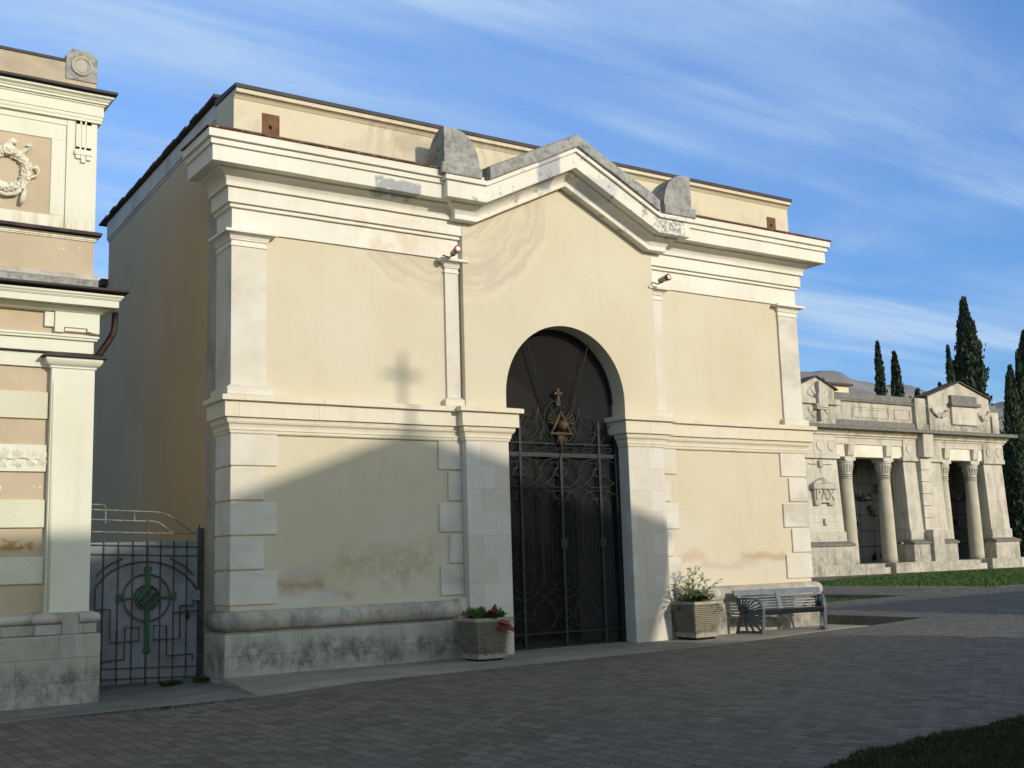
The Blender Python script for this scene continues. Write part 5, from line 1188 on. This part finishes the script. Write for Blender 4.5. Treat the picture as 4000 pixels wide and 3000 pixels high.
for i in range(8, 19):
    for j in range(6):
        if rnd.random() < .62:
            x = 34+.9*i+rnd.uniform(.2, .7); z = .95+.72*j+rnd.uniform(.2, .45); b = MB(); s_ = rnd.uniform(.12, .24)
            if not (41.4 < x < 46.4 or 48.4 < x < 50.1): continue
            for _ in range(16): b.ball((x+rnd.gauss(0, s_*.5), YL+2.44+rnd.uniform(-.05, .03), z+rnd.gauss(0, s_*.5)), rnd.uniform(.03, .06), 5, 4)
            m_ = RB[rnd.choice((0, 2, 2, 2, 3, 1))]; nm = {0: 'red', 1: 'yellow', 2: 'dark', 3: 'pink'}[RB.index(m_)]
            o = b.build('flower_bunch', m_, None, fix=False); tag(o, 'small %s flower bunch fixed to a marble niche slab inside the loggia' % nm, 'flowers', 'flower bunches on the niche wall %s' % nm)
def fn(b):
    pass
for x, lb in ((41.35, 'dark hanging lantern between the left pair of loggia columns'), (48.05, 'dark hanging lantern between the right pair of loggia columns')):
    t = thing('hanging_lantern', (x, YL+.9, 3.9), lb, 'lantern', 'lanterns hung in the loggia')
    part('cage', IRONB, t, lambda b: (b.lathe(x, YL+.9, [(.05, 3.62), (.32, 3.66), (.36, 3.72), (.33, 3.80), (.30, 3.84)], 12), [b.tube([(x+.32*math.cos(a), YL+.9+.32*math.sin(a), 3.8), (x+.34*math.cos(a), YL+.9+.34*math.sin(a), 3.98)], .03, 5) for a in [i*.785 for i in range(8)]]), fix=False)
    part('chain', IRONB, t, lambda b: [b.tube([(x+.3*math.cos(a), YL+.9+.3*math.sin(a), 3.8), (x, YL+.9, 4.9)], .008, 4) for a in (0, 2.1, 4.2)]+[b.tube([(x, YL+.9, 4.9), (x, YL+.9, 6.03)], .01, 4)], fix=False)
# building behind the loggia
hb = thing('cream_outbuilding', (40, 40, .5), 'cream flat-roofed block rising behind the loggia parapet', 'building')
part('wall', YEL, hb, lambda b: b.box(43.0, 48.25, 40, 44, .4, 10.02))
part('roof', TILE, hb, lambda b: b.hexa([(42.8, 39.8, 10.02), (48.4, 39.8, 10.02), (48.4, 44.2, 10.1), (42.8, 44.2, 10.1), (42.8, 39.8, 10.16), (48.4, 39.8, 10.12), (48.4, 44.2, 10.22), (42.8, 44.2, 10.3)]))

# ================================================================== CYPRESSES
CYP = leafmat('cypress_foliage', [(.036, .056, .030), (.070, .095, .045), (.018, .030, .016)], .8); CYB = leafmat('cypress_browned', [(.06, .055, .03), (.05, .05, .025), (.02, .03, .015)], .8); BARK = simple('bark', (.10, .075, .055), .95, 0, .2, 6, .4)
def cypress(x, y, zt, w, label, seed, zb=.4, sub=(), brown=0, dens=1.0, bare=0):
    t = thing('cypress_tree', (x, y, zb), label, 'tree', 'cypress trees behind the loggia'); rnd = random.Random(seed)
    part('trunk', BARK, t, lambda b: b.lathe(x, y, [(w*.16, zb-.2), (w*.12, zb+1.2), (w*.07, zb+(zt-zb)*.5), (.02, zt-.6)], 9))
    b = MB(); H = zt-zb
    spires = [(0, 0, zt, w)]+list(sub)
    for dx, dy, top, ww in spires:
        hh = top-zb-.6
        n = int(3300*dens*ww*hh/12)
        for i in range(n):
            q = rnd.random()**.8; z = zb+.5+hh*q
            prof = (1-q)**.62*(.55+.45*min(1, q*5)); lump = 1+.34*noise.noise(Vector((x+dx, z*.9, seed)))+.22*noise.noise(Vector((math.cos(i)*2, z*2.3, seed)))
            a = rnd.uniform(0, 6.283); lump2 = 1+.42*noise.noise(Vector((math.cos(a)*1.6+seed, math.sin(a)*1.6, z*1.1)))
            R_ = ww*.5*prof*lump*lump2*(rnd.uniform(.70, 1.04) if rnd.random() < .9 else rnd.uniform(1.0, 1.22))
            p = Vector((x+dx+R_*math.cos(a), y+dy+R_*math.sin(a), z)); e = Vector((math.cos(a)*.35+rnd.gauss(0, .25), math.sin(a)*.35+rnd.gauss(0, .25), 1)).normalized(); l = rnd.uniform(.16, .44)*(.5+.22*ww*.5); sd = e.orthogonal().normalized(); sd = (Matrix.Rotation(rnd.uniform(0, 6.28), 3, e) @ sd)*l*.28
            b.cur = 1 if brown and rnd.random() < brown*(.3+q) else 0
            b.add([p-e*l*.4, p+sd, p+e*l*.6, p-sd], [(0, 1, 2, 3)])
            if i % 3 == 0: # inner mass
                R2 = R_*.6; p = Vector((x+dx+R2*math.cos(a), y+dy+R2*math.sin(a), z)); sd = sd*1.8; b.add([p-e*l, p+sd, p+e*l, p-sd], [(0, 1, 2, 3)])
    b.build('crown', [CYP, CYB], t, fix=False); return t
cypress(58.5, 46, 14.25, 1.35, 'slim dark cypress rising behind the middle of the loggia parapet', 31)
cypress(60.05, 46, 13.75, 1.9, 'partly browned cypress right beside the slim one behind the parapet', 32, brown=.55)
cypress(67.4, 50, 12.35, 2.0, 'tip of a ragged cypress just left of the tiled gable', 33, sub=((.8, 0, 12.1, 1.2), (-.8, 0, 11.8, .9)))
cypress(64.4, 46, 12.0, 1.5, 'small cypress tip showing over the coping left of the tiled gable', 34)
cypress(64.75, 44, 17.2, 3.4, 'tallest broad cypress with a side spire, behind the tiled gable', 35, sub=((-1.6, .3, 14.1, 1.2), (.9, .3, 14.2, 2.2)), dens=1.3)
cypress(62.3, 41.8, 10.6, 2.2, 'shortest dark cypress touching the right end of the loggia', 36, dens=1.5)
cypress(62.6, 40, 11.6, 1.8, 'narrow cypress second from the loggia end at the frame edge', 37, dens=1.5)
cypress(66.0, 42, 12.6, 2.0, 'thin tall cypress third from the loggia end at the frame edge', 38, dens=1.6, sub=((.95, 0, 13.6, 1.4),))
cypress(68.0, 42, 15.0, 3.4, 'tall dark cypress cut by the right frame edge', 39, dens=1.3, sub=((-.3, -.4, 14.2, 2.2),))
cypress(69.5, 60, 14.7, 1.3, 'tiny distant cypress tip above the left loggia gable', 40)
cypress(65.5, 43, 8.5, 5.0, 'low bushy cypress filling the dark gap right of the loggia', 41, dens=1.4, sub=((2.5, -2, 7.5, 4.0),))
# tombstones at the far right
for i, (x, y, h, lb) in enumerate(((55.6, 36.5, 1.3, 'pale tombstone nearest the loggia end in front of the cypresses'), (57.2, 37.5, 1.5, 'pale tombstone with a cross beside the dark cypresses'), (58.6, 37, 1.1, 'low pale tombstone at the right frame edge'))):
    t = tag(part('tombstone', LIM, None, lambda b: (b.box(x-.3, x+.3, y-.1, y+.1, .4, .5+h*.7), b.box(x-.4, x+.4, y-.2, y+.2, .4, .62), b.box(x-.05, x+.05, y-.04, y+.04, .5+h*.7, .55+h), b.box(x-.16, x+.16, y-.04, y+.04, .38+h, .46+h)), .01), lb, 'tombstone', 'pale tombstones by the cypresses')
# ================================================================== MOUNTAIN
k = M('bare_mountain', .95, .05)
c = k.mix(k.ramp(k.noise(.018, 8, .6), .35, .65), (.205, .205, .215), (.165, .16, .16)); c = k.mix(k.mul(k.ramp(k.noise(.06, 8, .65), .55, .7), .5), c, (.27, .26, .245)); c = k.mix(k.mul(k.ramp(k.noise(.03, 6, .6), .55, .7), .6), c, (.12, .135, .125))
MTN = k.done(c)
b = MB(); b.smooth = True; NX, NY = 150, 26; vs = []
for j in range(NY+1):
    for i in range(NX+1):
        x = 400+1100*i/NX; y = 330+330*j/NY; t = j/NY
        rid = 1-abs(t-.45)/.55; rid = max(0, rid); base = 98.5-.02*max(0, x-560)+2.5*noise.noise(Vector((x*.01, 3, 1)))+3*noise.noise(Vector((x*.03, 8, 1)))
        z = base*1.12*rid**.8+12*noise.noise(Vector((x*.015, y*.015, 2)))*rid+5*noise.noise(Vector((x*.05, y*.05, 5)))*rid-2
        vs.append((x, y, z))
b.add(vs, [(j*(NX+1)+i, j*(NX+1)+i+1, (j+1)*(NX+1)+i+1, (j+1)*(NX+1)+i) for j in range(NY) for i in range(NX)])
tag(b.build('mountain', MTN, None, fix=False), kind='structure')
# ================================================================== BUILDINGS ACROSS THE PATH (behind the camera; their gable throws the shadow)
ox, oz, y0 = 8.323, 9.758, -12.0
op = thing('opposite_chapel', (17.5, -14, 0), 'gabled chapel with a cross opposite the path, known by its shadow on the yellow wall', 'chapel')
def V(p): return [(x+ox, z+oz if z > -9 else -.3) for x, z in p]
part('wall', YEL, op, lambda b: b.prism_y(V([(-9, -9.7), (13.6, -9.7), (13.9, -.4), (14.1, .05), (14.3, .55), (14.5, 1.0), (14.62, 2.0), (9.15, 3.66), (6.0, 2.52), (4.4, 2.15), (-9, 2.1)]), y0-7, y0))  # leaning right edge is shaped to give the shadow edge on the pier
part('roof', TILE, op, lambda b: b.prism_y(V([(14.8, 1.98), (9.15, 3.67), (6.0, 2.53), (4.4, 2.16), (4.4, 2.2), (6.0, 2.58), (9.15, 3.73), (14.8, 2.04)]), y0-7, y0+.05))
part('unseen_shadow_block', YEL, op, lambda b: b.prism_y(V([(13.5, -9.7), (16.55, -9.7), (16.5, -.78), (16.0, -.62), (14.6, -.44), (14.1, -.32), (13.5, -.15)]), y0-5, y0-.02))  # unseen block added beside the gable, outline shaped to its low ground shadow
part('cross', BLK, op, lambda b: (b.box(9.07+ox, 9.15+ox, y0-.15, y0-.05, 3.6+oz, 5.05+oz), b.box(8.76+ox, 9.44+ox, y0-.15, y0-.052, 4.67+oz, 4.75+oz)))
part('door', IRONB, op, lambda b: b.box(16.2, 18.8, y0, y0+.03, 0, 3.6)); part('string_course', TRIM, op, lambda b: b.box(-1, 23.1, y0, y0+.08, 4.1, 4.4))
on = thing('opposite_mausoleum', (36, -14, 0), 'high mausoleum opposite the far lawn, known by its shadow band on the paving', 'mausoleum')
part('wall', YEL, on, lambda b: b.prism_y(V([(24.35, -9.7), (44, -9.7), (44, .5), (30, 1.04), (27.3, 1.42), (24.35, 1.5)]), y0-7, y0))
part('cornice', TRIM, on, lambda b: b.box(24.3+ox, 44+ox, y0, y0+.1, 8.6, 8.9)); part('door', IRONB, on, lambda b: b.box(40, 42, y0, y0+.03, 0, 3))
bpy.context.view_layer.update()
